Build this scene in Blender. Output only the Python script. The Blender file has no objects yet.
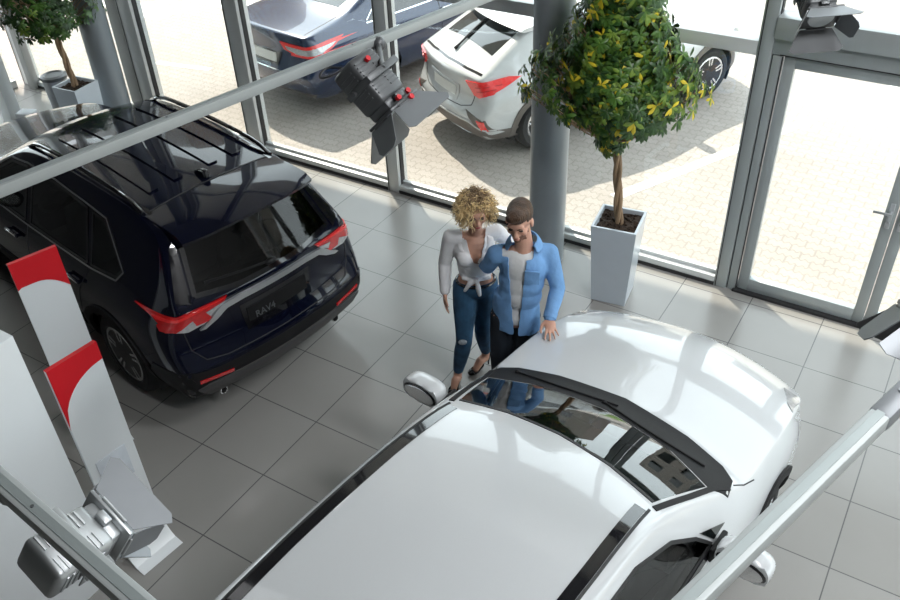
import bpy, bmesh, math, random
from mathutils import Vector, Matrix, Euler
from mathutils.bvhtree import BVHTree
random.seed(7)
PI = math.pi
scn = bpy.context.scene
COL = scn.collection
V = Vector

# ------------------------------------------------------------------ materials
def mat(name, col, rough=.5, metal=0., coat=0., noise=0., nscale=8., bump=0., bscale=60., spec=.5, stretch=None, emit=0.):
    m = bpy.data.materials.new(name); m.use_nodes = True
    nt = m.node_tree; b = nt.nodes['Principled BSDF']
    c = (*col, 1)
    b.inputs['Base Color'].default_value = c
    b.inputs['Roughness'].default_value = rough
    b.inputs['Metallic'].default_value = metal
    b.inputs['Coat Weight'].default_value = coat
    b.inputs['Coat Roughness'].default_value = .03
    b.inputs['Specular IOR Level'].default_value = spec
    if emit:
        b.inputs['Emission Color'].default_value = c; b.inputs['Emission Strength'].default_value = emit
    tc = nt.nodes.new('ShaderNodeTexCoord')
    mp = nt.nodes.new('ShaderNodeMapping'); nt.links.new(tc.outputs['Object'], mp.inputs['Vector'])
    if stretch: mp.inputs['Scale'].default_value = stretch
    if noise:
        n = nt.nodes.new('ShaderNodeTexNoise'); n.inputs['Scale'].default_value = nscale; n.inputs['Detail'].default_value = 4
        nt.links.new(mp.outputs[0], n.inputs['Vector'])
        r = nt.nodes.new('ShaderNodeValToRGB')
        r.color_ramp.elements[0].position = .3; r.color_ramp.elements[1].position = .7
        r.color_ramp.elements[0].color = tuple(max(0, x*(1-noise)) for x in col) + (1,)
        r.color_ramp.elements[1].color = tuple(min(1, x*(1+noise)) for x in col) + (1,)
        nt.links.new(n.outputs['Fac'], r.inputs[0]); nt.links.new(r.outputs[0], b.inputs['Base Color'])
    if bump:
        n = nt.nodes.new('ShaderNodeTexNoise'); n.inputs['Scale'].default_value = bscale; n.inputs['Detail'].default_value = 3
        nt.links.new(mp.outputs[0], n.inputs['Vector'])
        bp = nt.nodes.new('ShaderNodeBump'); bp.inputs['Strength'].default_value = bump; bp.inputs['Distance'].default_value = .01
        nt.links.new(n.outputs['Fac'], bp.inputs['Height']); nt.links.new(bp.outputs[0], b.inputs['Normal'])
    return m

def glass_mat(name, tint=(.93, .96, .95), base=.045, rough=0.0):
    # thin pane: transparent body with a Fresnel-weighted mirror coat
    m = bpy.data.materials.new(name); m.use_nodes = True
    nt = m.node_tree; nt.nodes.clear()
    o = nt.nodes.new('ShaderNodeOutputMaterial'); mx = nt.nodes.new('ShaderNodeMixShader')
    t = nt.nodes.new('ShaderNodeBsdfTransparent'); t.inputs[0].default_value = (*tint, 1)
    g = nt.nodes.new('ShaderNodeBsdfGlossy'); g.inputs['Roughness'].default_value = rough; g.inputs[0].default_value = (1, 1, 1, 1)
    lw = nt.nodes.new('ShaderNodeLayerWeight'); lw.inputs['Blend'].default_value = .5
    p = nt.nodes.new('ShaderNodeMath'); p.operation = 'POWER'; p.inputs[1].default_value = 4.2
    ma = nt.nodes.new('ShaderNodeMath'); ma.operation = 'MULTIPLY_ADD'; ma.inputs[1].default_value = 1 - base; ma.inputs[2].default_value = base
    nt.links.new(lw.outputs['Facing'], p.inputs[0]); nt.links.new(p.outputs[0], ma.inputs[0])
    nt.links.new(ma.outputs[0], mx.inputs[0]); nt.links.new(t.outputs[0], mx.inputs[1]); nt.links.new(g.outputs[0], mx.inputs[2])
    nt.links.new(mx.outputs[0], o.inputs[0])
    return m

def brick_mat(name, c1, c2, mortar, bw, rh, ms, rough, offset=0., noise=.06, bump=.25, distort=0., spec=.5, nscale=1.5):
    m = bpy.data.materials.new(name); m.use_nodes = True
    nt = m.node_tree; b = nt.nodes['Principled BSDF']; b.inputs['Roughness'].default_value = rough
    b.inputs['Specular IOR Level'].default_value = spec
    tc = nt.nodes.new('ShaderNodeTexCoord')
    br = nt.nodes.new('ShaderNodeTexBrick'); br.offset = offset; br.squash = 1
    for k, v in (('Color1', (*c1, 1)), ('Color2', (*c2, 1)), ('Mortar', (*mortar, 1)), ('Scale', 1.), ('Mortar Size', ms), ('Brick Width', bw), ('Row Height', rh), ('Mortar Smooth', .1)):
        br.inputs[k].default_value = v
    src = tc.outputs['Object']
    if distort:
        w = nt.nodes.new('ShaderNodeTexWave'); w.wave_type = 'BANDS'; w.bands_direction = 'X'; w.inputs['Scale'].default_value = PI/bw/2/PI*2
        nt.links.new(src, w.inputs['Vector'])
        s = nt.nodes.new('ShaderNodeMath'); s.operation = 'MULTIPLY'; s.inputs[1].default_value = distort
        nt.links.new(w.outputs['Fac'], s.inputs[0])
        cx = nt.nodes.new('ShaderNodeCombineXYZ'); nt.links.new(s.outputs[0], cx.inputs['Y'])
        va = nt.nodes.new('ShaderNodeVectorMath'); nt.links.new(src, va.inputs[0]); nt.links.new(cx.outputs[0], va.inputs[1])
        src = va.outputs[0]
    nt.links.new(src, br.inputs['Vector'])
    n = nt.nodes.new('ShaderNodeTexNoise'); n.inputs['Scale'].default_value = nscale; n.inputs['Detail'].default_value = 6
    nt.links.new(tc.outputs['Object'], n.inputs['Vector'])
    mr = nt.nodes.new('ShaderNodeMapRange'); mr.inputs[3].default_value = 1-noise*2; mr.inputs[4].default_value = 1+noise
    nt.links.new(n.outputs['Fac'], mr.inputs[0])
    mu = nt.nodes.new('ShaderNodeVectorMath'); mu.operation = 'SCALE'
    nt.links.new(br.outputs['Color'], mu.inputs[0]); nt.links.new(mr.outputs[0], mu.inputs['Scale'])
    nt.links.new(mu.outputs[0], b.inputs['Base Color'])
    bp = nt.nodes.new('ShaderNodeBump'); bp.inputs['Strength'].default_value = bump; bp.inputs['Distance'].default_value = .004; bp.invert = True
    nt.links.new(br.outputs['Fac'], bp.inputs['Height']); nt.links.new(bp.outputs[0], b.inputs['Normal'])
    return m

M = dict(
    tile=brick_mat('floor_tile', (.272, .264, .250), (.287, .280, .267), (.10, .10, .10), .6, .6, .0042, .24, noise=.05, bump=.1),
    paver=brick_mat('paver_stone', (.35, .318, .292), (.385, .35, .322), (.295, .265, .24), .22, .11, .010, .85, offset=.5, noise=.1, distort=.03, nscale=.9),
    paint_line=mat('road_paint', (.72, .72, .70), .7, noise=.06, nscale=14),
    grass=mat('lawn', (.10, .17, .03), .9, noise=.4, nscale=3),
    brick=brick_mat('brick_wall', (.15, .085, .06), (.18, .105, .075), (.2, .18, .16), .5, .2, .02, .8, offset=.5),
    white_wall=mat('white_paint', (.78, .78, .77), .6, noise=.02, nscale=3),
    dark_wall=mat('dark_wall_paint', (.10, .10, .10), .8, noise=.05),
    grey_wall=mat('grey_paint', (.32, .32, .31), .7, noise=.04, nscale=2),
    ceil=mat('ceiling_paint', (.12, .12, .12), .8, noise=.02),
    soffit=mat('soffit_panel', (.45, .45, .45), .7, noise=.03),
    alu=mat('grey_aluminium', (.40, .435, .44), .38, .35, noise=.03, nscale=2, stretch=(6, 6, .3)),
    alu_lt=mat('light_aluminium', (.62, .64, .64), .35, .3, noise=.03, nscale=2),
    gasket=mat('black_gasket', (.018, .018, .019), .6),
    column=mat('column_paint', (.27, .30, .32), .32, .15, noise=.03, nscale=2),
    glass=glass_mat('facade_glass', base=.045),
    # cars
    navy=mat('navy_car_paint', (.003, .004, .013), .15, .0, coat=.75, noise=.05, nscale=200, spec=.06),
    sedan_blue=mat('blue_car_paint', (.012, .028, .075), .2, .2, coat=1., noise=.05, nscale=200),
    white_car=mat('white_car_paint', (.54, .555, .567), .25, 0, coat=1., noise=.01, nscale=150),
    black_plastic=mat('black_plastic', (.010, .010, .011), .6, bump=.1, bscale=400, spec=.25),
    gloss_black=mat('gloss_black', (.006, .006, .008), .08, coat=1., noise=.02),
    grey_plastic=mat('grey_plastic', (.06, .058, .06), .5, noise=.04),
    brown_plastic=mat('brown_grey_plastic', (.12, .105, .095), .55, noise=.05),
    chrome=mat('chrome', (.78, .79, .8), .12, 1., noise=.02),
    satin=mat('satin_silver', (.60, .62, .64), .28, .8, noise=.02),
    rubber=mat('tyre_rubber', (.018, .018, .019), .8, bump=.3, bscale=150),
    alloy=mat('alloy_wheel', (.62, .63, .65), .25, .85, noise=.03),
    alloy_dark=mat('alloy_recess', (.03, .03, .033), .4, .5, noise=.03),
    lamp_red=mat('red_lamp', (.55, .012, .014), .12, coat=1., noise=.15, nscale=30),
    lamp_red_hi=mat('bright_red_lamp', (.85, .03, .03), .15, coat=1., noise=.1, nscale=40),
    lamp_clear=mat('clear_lamp', (.50, .50, .51), .12, .3, coat=1., noise=.2, nscale=40),
    dark_glass=mat('tinted_glass', (.008, .011, .011), .03, coat=1., spec=.6, noise=.02),
    car_glass=glass_mat('car_glass', (.16, .20, .19), base=.04),
    shield_glass=glass_mat('windshield_glass', (.45, .55, .52), base=.10),
    privacy_glass=glass_mat('privacy_glass', (.10, .12, .115), base=.04),
    cabin=mat('cabin_lining', (.02, .021, .022), .7, bump=.2, bscale=200),
    seat=mat('seat_cloth', (.055, .085, .085), .75, bump=.2, bscale=220),
    plate=mat('blank_plate', (.70, .70, .68), .5, noise=.03),
    badge=mat('badge_grey', (.20, .21, .22), .3, .7, noise=.05),
    # display
    white_board=mat('white_board', (.74, .77, .785), .35, noise=.01, nscale=3),
    red_board=mat('red_board', (.60, .010, .018), .35, noise=.04, nscale=3),
    pocket=mat('leaflet_sheet', (.62, .66, .71), .25, noise=.05, nscale=10),
    planter=mat('planter_lacquer', (.50, .55, .60), .3, coat=.3, noise=.02),
    soil=mat('dark_soil', (.035, .020, .012), .95, noise=.6, nscale=60, bump=1., bscale=90),
    bark=mat('bark', (.30, .20, .12), .85, noise=.35, nscale=20, bump=.6, bscale=60, stretch=(1, 1, .25)),
    leaf1=mat('leaf_dark', (.024, .072, .013), .4, noise=.35, nscale=7),
    leaf2=mat('leaf_green', (.06, .14, .02), .4, noise=.3, nscale=7),
    leaf3=mat('leaf_light', (.15, .24, .03), .42, noise=.3, nscale=7),
    leaf4=mat('leaf_yellow', (.66, .53, .03), .45, noise=.25, nscale=9),
    rail=mat('rail_aluminium', (.40, .43, .43), .5, .3, noise=.04, nscale=3),
    rail_dark=mat('rail_groove', (.33, .37, .37), .5, .5, noise=.04),
    spot_grey=mat('spot_housing', (.10, .105, .11), .38, .3, noise=.06, nscale=12),
    spot_silver=mat('spot_silver', (.42, .44, .45), .36, .6, noise=.06, nscale=12),
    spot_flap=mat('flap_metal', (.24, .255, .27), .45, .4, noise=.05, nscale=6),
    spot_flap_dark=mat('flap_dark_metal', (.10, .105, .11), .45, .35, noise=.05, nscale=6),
    spot_lens=mat('lens_glass', (.5, .54, .56), .05, coat=1., noise=.03),
    red_knob=mat('red_knob', (.6, .01, .02), .35, noise=.05),
    black_knob=mat('black_knob', (.02, .02, .022), .4, noise=.05),
    # people
    skin=mat('skin', (.60, .33, .235), .5, noise=.05, nscale=9),
    skin_m=mat('skin_man', (.56, .305, .22), .5, noise=.06, nscale=9),
    lips_man=mat('lips_man', (.40, .17, .13), .5, noise=.08),
    lips=mat('lips', (.42, .10, .09), .4, noise=.08),
    eye=mat('eye', (.06, .045, .04), .15, coat=.5, noise=.2),
    brow=mat('brow', (.09, .05, .03), .8, noise=.3, nscale=80),
    blonde=mat('blonde_hair', (.74, .54, .28), .5, noise=.4, nscale=25),
    blonde_dk=mat('hair_roots', (.22, .145, .08), .55, noise=.4, nscale=30),
    brown_hair=mat('brown_hair', (.06, .030, .015), .5, noise=.5, nscale=30, bump=.8, bscale=140, stretch=(1, 1, .3)),
    beard=mat('beard_hair', (.20, .095, .06), .8, noise=.4, nscale=90, bump=.5, bscale=200),
    shirt_w=mat('white_blouse', (.78, .775, .79), .75, noise=.03, nscale=6, bump=.9, bscale=14),
    shirt_b=mat('blue_shirt', (.165, .34, .62), .8, noise=.12, nscale=9, bump=.9, bscale=16),
    tee=mat('grey_white_tee', (.66, .66, .66), .85, noise=.03, bump=.4, bscale=20),
    jeans=mat('blue_jeans', (.022, .075, .145), .85, noise=.4, nscale=9, bump=.5, bscale=22),
    jeans_pale=mat('worn_denim', (.30, .34, .37), .9, noise=.3, nscale=60),
    trousers=mat('dark_jeans', (.012, .018, .028), .8, noise=.3, nscale=10, bump=.4, bscale=22),
    shoe=mat('black_patent', (.012, .012, .013), .2, coat=.6, noise=.05),
    bin=mat('bin_steel', (.33, .34, .35), .35, .6, noise=.05),
    blue=mat('blue_plastic', (.03, .20, .62), .4, noise=.05),
    pale=mat('pale_carton', (.62, .65, .68), .6, noise=.04),
    lamp_on=mat('lamp_panel', (1, .97, .92), .5, emit=6.),
)

# ------------------------------------------------------------------ helpers
def new(name, bm, mats, parent=None, smooth=35, recalc=True):
    if recalc: bmesh.ops.recalc_face_normals(bm, faces=bm.faces)
    me = bpy.data.meshes.new(name); bm.to_mesh(me); bm.free()
    for m in (mats if isinstance(mats, (list, tuple)) else [mats]): me.materials.append(m)
    if smooth is not None:
        me.polygons.foreach_set('use_smooth', [True]*len(me.polygons))
        me.set_sharp_from_angle(angle=math.radians(smooth))
    o = bpy.data.objects.new(name, me); COL.objects.link(o)
    if parent: o.parent = parent
    return o
def tag(o, label, cat, group=None, kind=None):
    o['label'] = label; o['category'] = cat
    if group: o['group'] = group
    if kind: o['kind'] = kind
    return o
def thing(name, loc, label, cat, rz=0, group=None):
    o = bpy.data.objects.new(name, None); COL.objects.link(o); o.empty_display_size = .1
    o.location = loc; o.rotation_euler = (0, 0, rz)
    return tag(o, label, cat, group)
def struct(o, label=None):
    o['kind'] = 'structure'
    if label: o['label'] = label
    return o
def setmat(bm, n0, idx):
    bm.faces.ensure_lookup_table()
    for f in bm.faces[n0:]: f.material_index = idx
def box(bm, c, s, rot=None, bev=0., mi=0, seg=2):
    n0 = len(bm.faces)
    mtx = Matrix.Translation(V(c)) @ ((rot if isinstance(rot, Matrix) else Euler(rot).to_matrix()).to_4x4() if rot is not None else Matrix()) @ Matrix.Diagonal((*s, 1))
    tb = bmesh.new(); bmesh.ops.create_cube(tb, size=1, matrix=mtx)
    if bev: bmesh.ops.bevel(tb, geom=tb.edges[:], offset=bev, segments=seg, affect='EDGES', profile=.5)
    mp = {v: bm.verts.new(v.co) for v in tb.verts}
    for f in tb.faces: bm.faces.new([mp[v] for v in f.verts]).material_index = mi
    tb.free()
def frame_z(d):
    d = V(d).normalized(); return d.to_track_quat('Z', 'Y').to_matrix()
def cyl(bm, a, b, r1, r2=None, seg=20, mi=0, caps=True):
    a, b = V(a), V(b); n0 = len(bm.faces); r2 = r1 if r2 is None else r2
    d = b-a
    bmesh.ops.create_cone(bm, cap_ends=caps, segments=seg, radius1=r1, radius2=r2, depth=d.length, matrix=Matrix.Translation((a+b)/2) @ frame_z(d).to_4x4())
    setmat(bm, n0, mi)
def ell(bm, c, r, rot=None, seg=20, mi=0):
    n0 = len(bm.faces)
    r = (r, r, r) if isinstance(r, (int, float)) else r
    mtx = Matrix.Translation(V(c)) @ (rot.to_4x4() if rot is not None else Matrix()) @ Matrix.Diagonal((*r, 1))
    bmesh.ops.create_uvsphere(bm, u_segments=seg, v_segments=max(6, seg//2), radius=1, matrix=mtx)
    setmat(bm, n0, mi)
def tube(bm, pts, rad, seg=8, mi=0):
    pts = [V(p) for p in pts]; n = len(pts); n0 = len(bm.faces)
    rs = rad if isinstance(rad, (list, tuple)) else [rad]*n
    t0 = (pts[1]-pts[0]).normalized(); nrm = t0.orthogonal().normalized(); rings = []
    for i, p in enumerate(pts):
        t = (pts[min(i+1, n-1)]-pts[max(i-1, 0)]).normalized()
        nrm = (nrm - t*nrm.dot(t)).normalized(); bn = t.cross(nrm)
        rings.append([bm.verts.new(p+(nrm*math.cos(2*PI*k/seg)+bn*math.sin(2*PI*k/seg))*rs[i]) for k in range(seg)])
    for a, b in zip(rings, rings[1:]):
        for k in range(seg): bm.faces.new((a[k], a[(k+1) % seg], b[(k+1) % seg], b[k]))
    bm.faces.new(rings[0][::-1]); bm.faces.new(rings[-1]); setmat(bm, n0, mi)
def chain(bm, pts, rs, seg=16):     # tapered limb: spheres joined by cones (remeshed afterwards)
    pts = [V(p) for p in pts]
    for i, (p, r) in enumerate(zip(pts, rs)):
        ell(bm, p, r, seg=seg)
        if i and (pts[i]-pts[i-1]).length > 1e-4: cyl(bm, pts[i-1], p, rs[i-1], r, seg=seg)
def prism(bm, poly, h0, h1, axes='xyz', mi=0):   # poly in the first two axes, extruded along the third
    ix = ['xyz'.index(c) for c in axes]; n0 = len(bm.faces)
    def mk(p, h):
        q = [0, 0, 0]; q[ix[0]], q[ix[1]], q[ix[2]] = p[0], p[1], h; return bm.verts.new(q)
    a = [mk(p, h0) for p in poly]; b = [mk(p, h1) for p in poly]; n = len(poly)
    bm.faces.new(a[::-1]); bm.faces.new(b)
    for i in range(n): bm.faces.new((a[i], a[(i+1) % n], b[(i+1) % n], b[i]))
    setmat(bm, n0, mi)
def lathe(bm, prof, axis_o=(0, 0, 0), axis='z', seg=32, mi=0):
    n0 = len(bm.faces); rings = []
    for r, h in prof:
        ring = []
        for k in range(seg):
            a = 2*PI*k/seg; c, s = r*math.cos(a), r*math.sin(a)
            p = V((c, s, h)) if axis == 'z' else V((c, h, s))
            ring.append(bm.verts.new(p+V(axis_o)))
        rings.append(ring)
    for a, b in zip(rings, rings[1:]):
        for k in range(seg): bm.faces.new((a[k], a[(k+1) % seg], b[(k+1) % seg], b[k]))
    bm.faces.new(rings[0][::-1]); bm.faces.new(rings[-1]); setmat(bm, n0, mi)
def evaluated(o):
    dg = bpy.context.evaluated_depsgraph_get(); dg.update()
    me = bpy.data.meshes.new_from_object(o.evaluated_get(dg)); old = o.data
    o.modifiers.clear(); o.data = me; bpy.data.meshes.remove(old); return o
B = bmesh.new

# ------------------------------------------------------------------ the setting
X0, X1, YB, YW, H = -7.1, 8.6, -13., .72, 7.5
def slab(name, x0, x1, y0, y1, z0, z1, m, parent=None, bev=0., kind=True):
    bm = B(); box(bm, ((x0+x1)/2, (y0+y1)/2, (z0+z1)/2), (x1-x0, y1-y0, z1-z0), bev=bev)
    o = new(name, bm, m, parent)
    if kind and not parent: struct(o)
    return o
slab('floor', X0-.3, X1+.3, YB, .93, -.2, 0, M['tile'])
slab('ceiling', X0-.2, X1+.2, YB, .95, H, H+.25, M['ceil'])
slab('wall_back', X0, X1, YB-.2, YB, 0, H, M['dark_wall'])
slab('wall_left', X0-.1, X0+.05, YB, -2.07, 0, H, M['dark_wall'])
slab('wall_right', X1-.05, X1+.1, YB, -7.2, 0, H, M['dark_wall'])
slab('trim_1', -16, 15, .95, 4.74, H, H+.18, M['soffit'])        # roof overhang in front of the facade
slab('trim_2', -14, X0-.2, YB, .95, H, H+.18, M['soffit'])      # unseen overhang added on the left to keep the sun out
slab('ground', -60, 60, -30, 90, -.6, -.03, M['paver'])
o = bpy.data.objects['ground']
def bay(name, x0, x1, z0=.0, z1=H, sill=True):
    bm = B(); box(bm, ((x0+x1)/2, .80, (z0+z1)/2), (x1-x0, .012, z1-z0)); o = struct(new(name, bm, M['glass'], smooth=None))
    bm = B()
    if sill:
        box(bm, ((x0+x1)/2, .785, .045), (x1-x0, .13, .085), bev=.006)
        box(bm, ((x0+x1)/2, .80, .10), (x1-x0, .05, .04), bev=.004)
    for z in ((2.18, 4.6) if z0 < 1 else (4.6,)): box(bm, ((x0+x1)/2, .785, z), (x1-x0, .13, .11), bev=.006)
    new('window_frame', bm, M['alu_lt'], o)
    bm = B(); box(bm, ((x0+x1)/2, .716, .016), (x1-x0, .012, .032))
    if sill: new('gasket', bm, M['gasket'], o)
    else: bm.free()
    return o
mull = [(-6.98, .16), (-4.505, .23), (-2.79, .21), (-.835, .15), (1.03, .12), (2.695, .11)]
for i, ((a, wa), (b, wb)) in enumerate(zip(mull, mull[1:])):
    bay('window_%d' % (i+1), a+wa/2, b-wb/2)
for i, (x, w) in enumerate(mull + [(5.02, .11), (6.8, .15), (8.5, .15)]):
    bm = B(); box(bm, (x, .80, H/2), (w, .17, H), bev=.006)
    box(bm, (x-w/2+.018, .713, H/2), (.006, .006, H), mi=1)
    box(bm, (x+w/2+.004, .79, H/2), (.008, .06, H), mi=1)
    struct(new('trim_%d' % (i+3), bm, [M['alu'] if i > 4 else M['alu_lt'], M['gasket']]))
bay('window_6', 2.75, 4.965, 2.47, H, False)
bay('window_7', 5.075, 6.725); bay('window_8', 6.875, 8.425)
# door header and the two door leaves
bm = B(); box(bm, (3.86, .785, 2.36), (2.22, .19, .16), bev=.006); struct(new('trim_20', bm, M['alu']))
bm = B(); box(bm, (3.86, .79, 2.215), (2.22, .12, .125), bev=.004); box(bm, (2.795, .79, 1.07), (.07, .12, 2.15), bev=.004); box(bm, (4.925, .79, 1.07), (.07, .12, 2.15), bev=.004)
box(bm, (2.832, .728, 1.07), (.006, .006, 2.15), mi=1); box(bm, (3.86, .728, 2.155), (2.1, .006, .006), mi=1)
struct(new('trim_21', bm, [M['alu'], M['gasket']]))
for i, (x0, x1, hs) in enumerate([(2.84, 3.882, 1), (3.887, 4.88, -1)]):
    bm = B(); w = .085; zt = 2.145
    for c, s in [((x0+w/2, .785, zt/2+.01), (w, .07, zt-.02)), ((x1-w/2, .785, zt/2+.01), (w, .07, zt-.02)), (((x0+x1)/2, .785, zt-w/2), (x1-x0-2*w, .07, w)), (((x0+x1)/2, .785, .075), (x1-x0-2*w, .07, .13))]:
        box(bm, c, s, bev=.006)
    d = struct(new('door_%d' % (i+1), bm, M['alu']))
    bm = B(); box(bm, ((x0+x1)/2, .79, 1.1), (x1-x0-2*w, .012, 1.94)); new('glass_pane', bm, M['glass'], d, smooth=None)
    bm = B(); hx = x1-w/2 if hs > 0 else x0+w/2
    box(bm, (hx, .742, 1.06), (.035, .014, .22), bev=.005); cyl(bm, (hx, .74, 1.10), (hx, .69, 1.10), .011); tube(bm, [(hx+.01, .69, 1.10), (hx-hs*.12, .688, 1.10)], .011)
    cyl(bm, (hx, .745, 1.0), (hx, .72, 1.0), .016)
    new('door_handle', bm, M['satin'], d)
bm = B(); box(bm, (3.86, .78, .012), (2.1, .16, .02)); struct(new('threshold', bm, M['gasket']))
# left side glazing
ys = [.60, -2.0, -4.6, -7.2]
for i, (a, b) in enumerate(zip(ys, ys[1:])):
  if i == 0:
    bm = B(); box(bm, (X0, (a+b)/2, H/2), (.012, a-b, H)); o = struct(new('window_%d' % (20+i), bm, M['glass'], smooth=None))
    bm = B(); box(bm, (X0, b, H/2), (.14, .13, H), bev=.006); box(bm, (X0, (a+b)/2, .05), (.13, a-b, .1), bev=.006); box(bm, (X0, (a+b)/2, 2.18), (.13, a-b, .11), bev=.006); box(bm, (X0, (a+b)/2, 4.6), (.13, a-b, .11), bev=.006)
    new('window_frame', bm, M['alu_lt'], o)
  if 1:
    struct(slab('wall_right', X1-.05, X1+.1, b, a, 2.3, H, M['dark_wall']))
    bm = B(); box(bm, (X1, (a+b)/2, 1.15), (.012, a-b, 2.3)); o = struct(new('window_%d' % (30+i), bm, M['glass'], smooth=None))
    bm = B(); box(bm, (X1, b, 1.15), (.14, .13, 2.3), bev=.006); box(bm, (X1, (a+b)/2, .05), (.13, a-b, .1), bev=.006); box(bm, (X1, (a+b)/2, 2.18), (.13, a-b, .11), bev=.006)
    new('window_frame', bm, M['alu_lt'], o)
# grey strip put in for the far column's shaded flank, and a pale post at the left
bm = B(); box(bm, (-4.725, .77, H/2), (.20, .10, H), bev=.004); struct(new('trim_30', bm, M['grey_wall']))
bm = B(); box(bm, (-6.10, -.14, H/2), (.20, .16, H), bev=.006); struct(new('trim_31', bm, M['alu_lt']))
bm = B(); box(bm, (-6.80, .70, H/2), (.12, .10, H), bev=.004); struct(new('trim_32', bm, M['grey_wall']))
def round_column(x, y, r, lab):
    bm = B(); lathe(bm, [(r, 0), (r, H-.001)], (x, y, 0), seg=48)
    return tag(new('column', bm, M['column']), lab, 'column', kind='structure')
round_column(1.13, .40, .165, 'grey round column behind the man, by the middle of the glass facade')
round_column(-4.72, .42, .165, 'grey round column behind the far left planter')
# paint on the forecourt
def mark(x0, y0, x1, y1, w):
    a, b = V((x0, y0, 0)), V((x1, y1, 0)); t = (b-a).normalized(); n = V((-t.y, t.x, 0))*w/2
    bm = B(); prism(bm, [(a-n)[:2], (b-n)[:2], (b+n)[:2], (a+n)[:2]], -.032, -.026); return bm
o = tag(new('parking_line', mark(1.25, 1.75, 4.6, 8.6, .13), M['paint_line']), 'long white parking line on the paving seen through the glass door', 'road marking')
o = tag(new('parking_line', mark(3.66, 7.17, 2.9, 7.4, .12), M['paint_line']), 'short white parking line joining the long one at the far right', 'road marking')
for i, (px, py, l) in enumerate([(-8.0, 3.65, 1.9), (-7.8, 4.55, 2.6), (-7.6, 5.5, 3.4), (-7.4, 6.5, 3.6)]):
    tag(new('crossing_stripe', mark(px-1.2, py+.1, px-1.2+l, py-.05, .42), M['paint_line']), ['white crossing stripe nearest the facade at the left', 'second white crossing stripe from the facade', 'third white crossing stripe from the facade, cut by the picture top', 'fourth white crossing stripe, farthest from the facade'][i], 'road marking', 'stripes of the pedestrian crossing')
tag(new('parking_line', mark(-6.0, 2.15, -5.1, 2.32, .10), M['paint_line']), 'short faint white line on the paving left of the blue sedan', 'road marking')
# what lies farther off and shows only in the reflections
bm = B(); box(bm, (0, 19, -.01), (90, 5, .05)); tag(new('lawn_strip', bm, M['grass']), 'green lawn strip beyond the forecourt', 'lawn', kind='stuff')
for nm, x, y, sx, sz, m in [('far_building', -18, 42, 26, 8, 'brick'), ('far_building', 14, 46, 24, 7, 'brick'), ('far_building', 40, 40, 18, 9, 'brick'), ('far_building', -36, 22, 26, 17, 'brick')]:  # the last, tallest one is added to darken reflections in the SUV
    bm = B(); box(bm, (x, y, sz/2-.05), (sx, 8, sz))
    for k in range(int(sx/3)):
        for z in (2., 5.): box(bm, (x-sx/2+1.5+3*k, y-4.0, z), (1.5, .1, 1.6), mi=1)
    struct(new(nm, bm, [M[m], M['dark_glass']], smooth=None))

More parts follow.
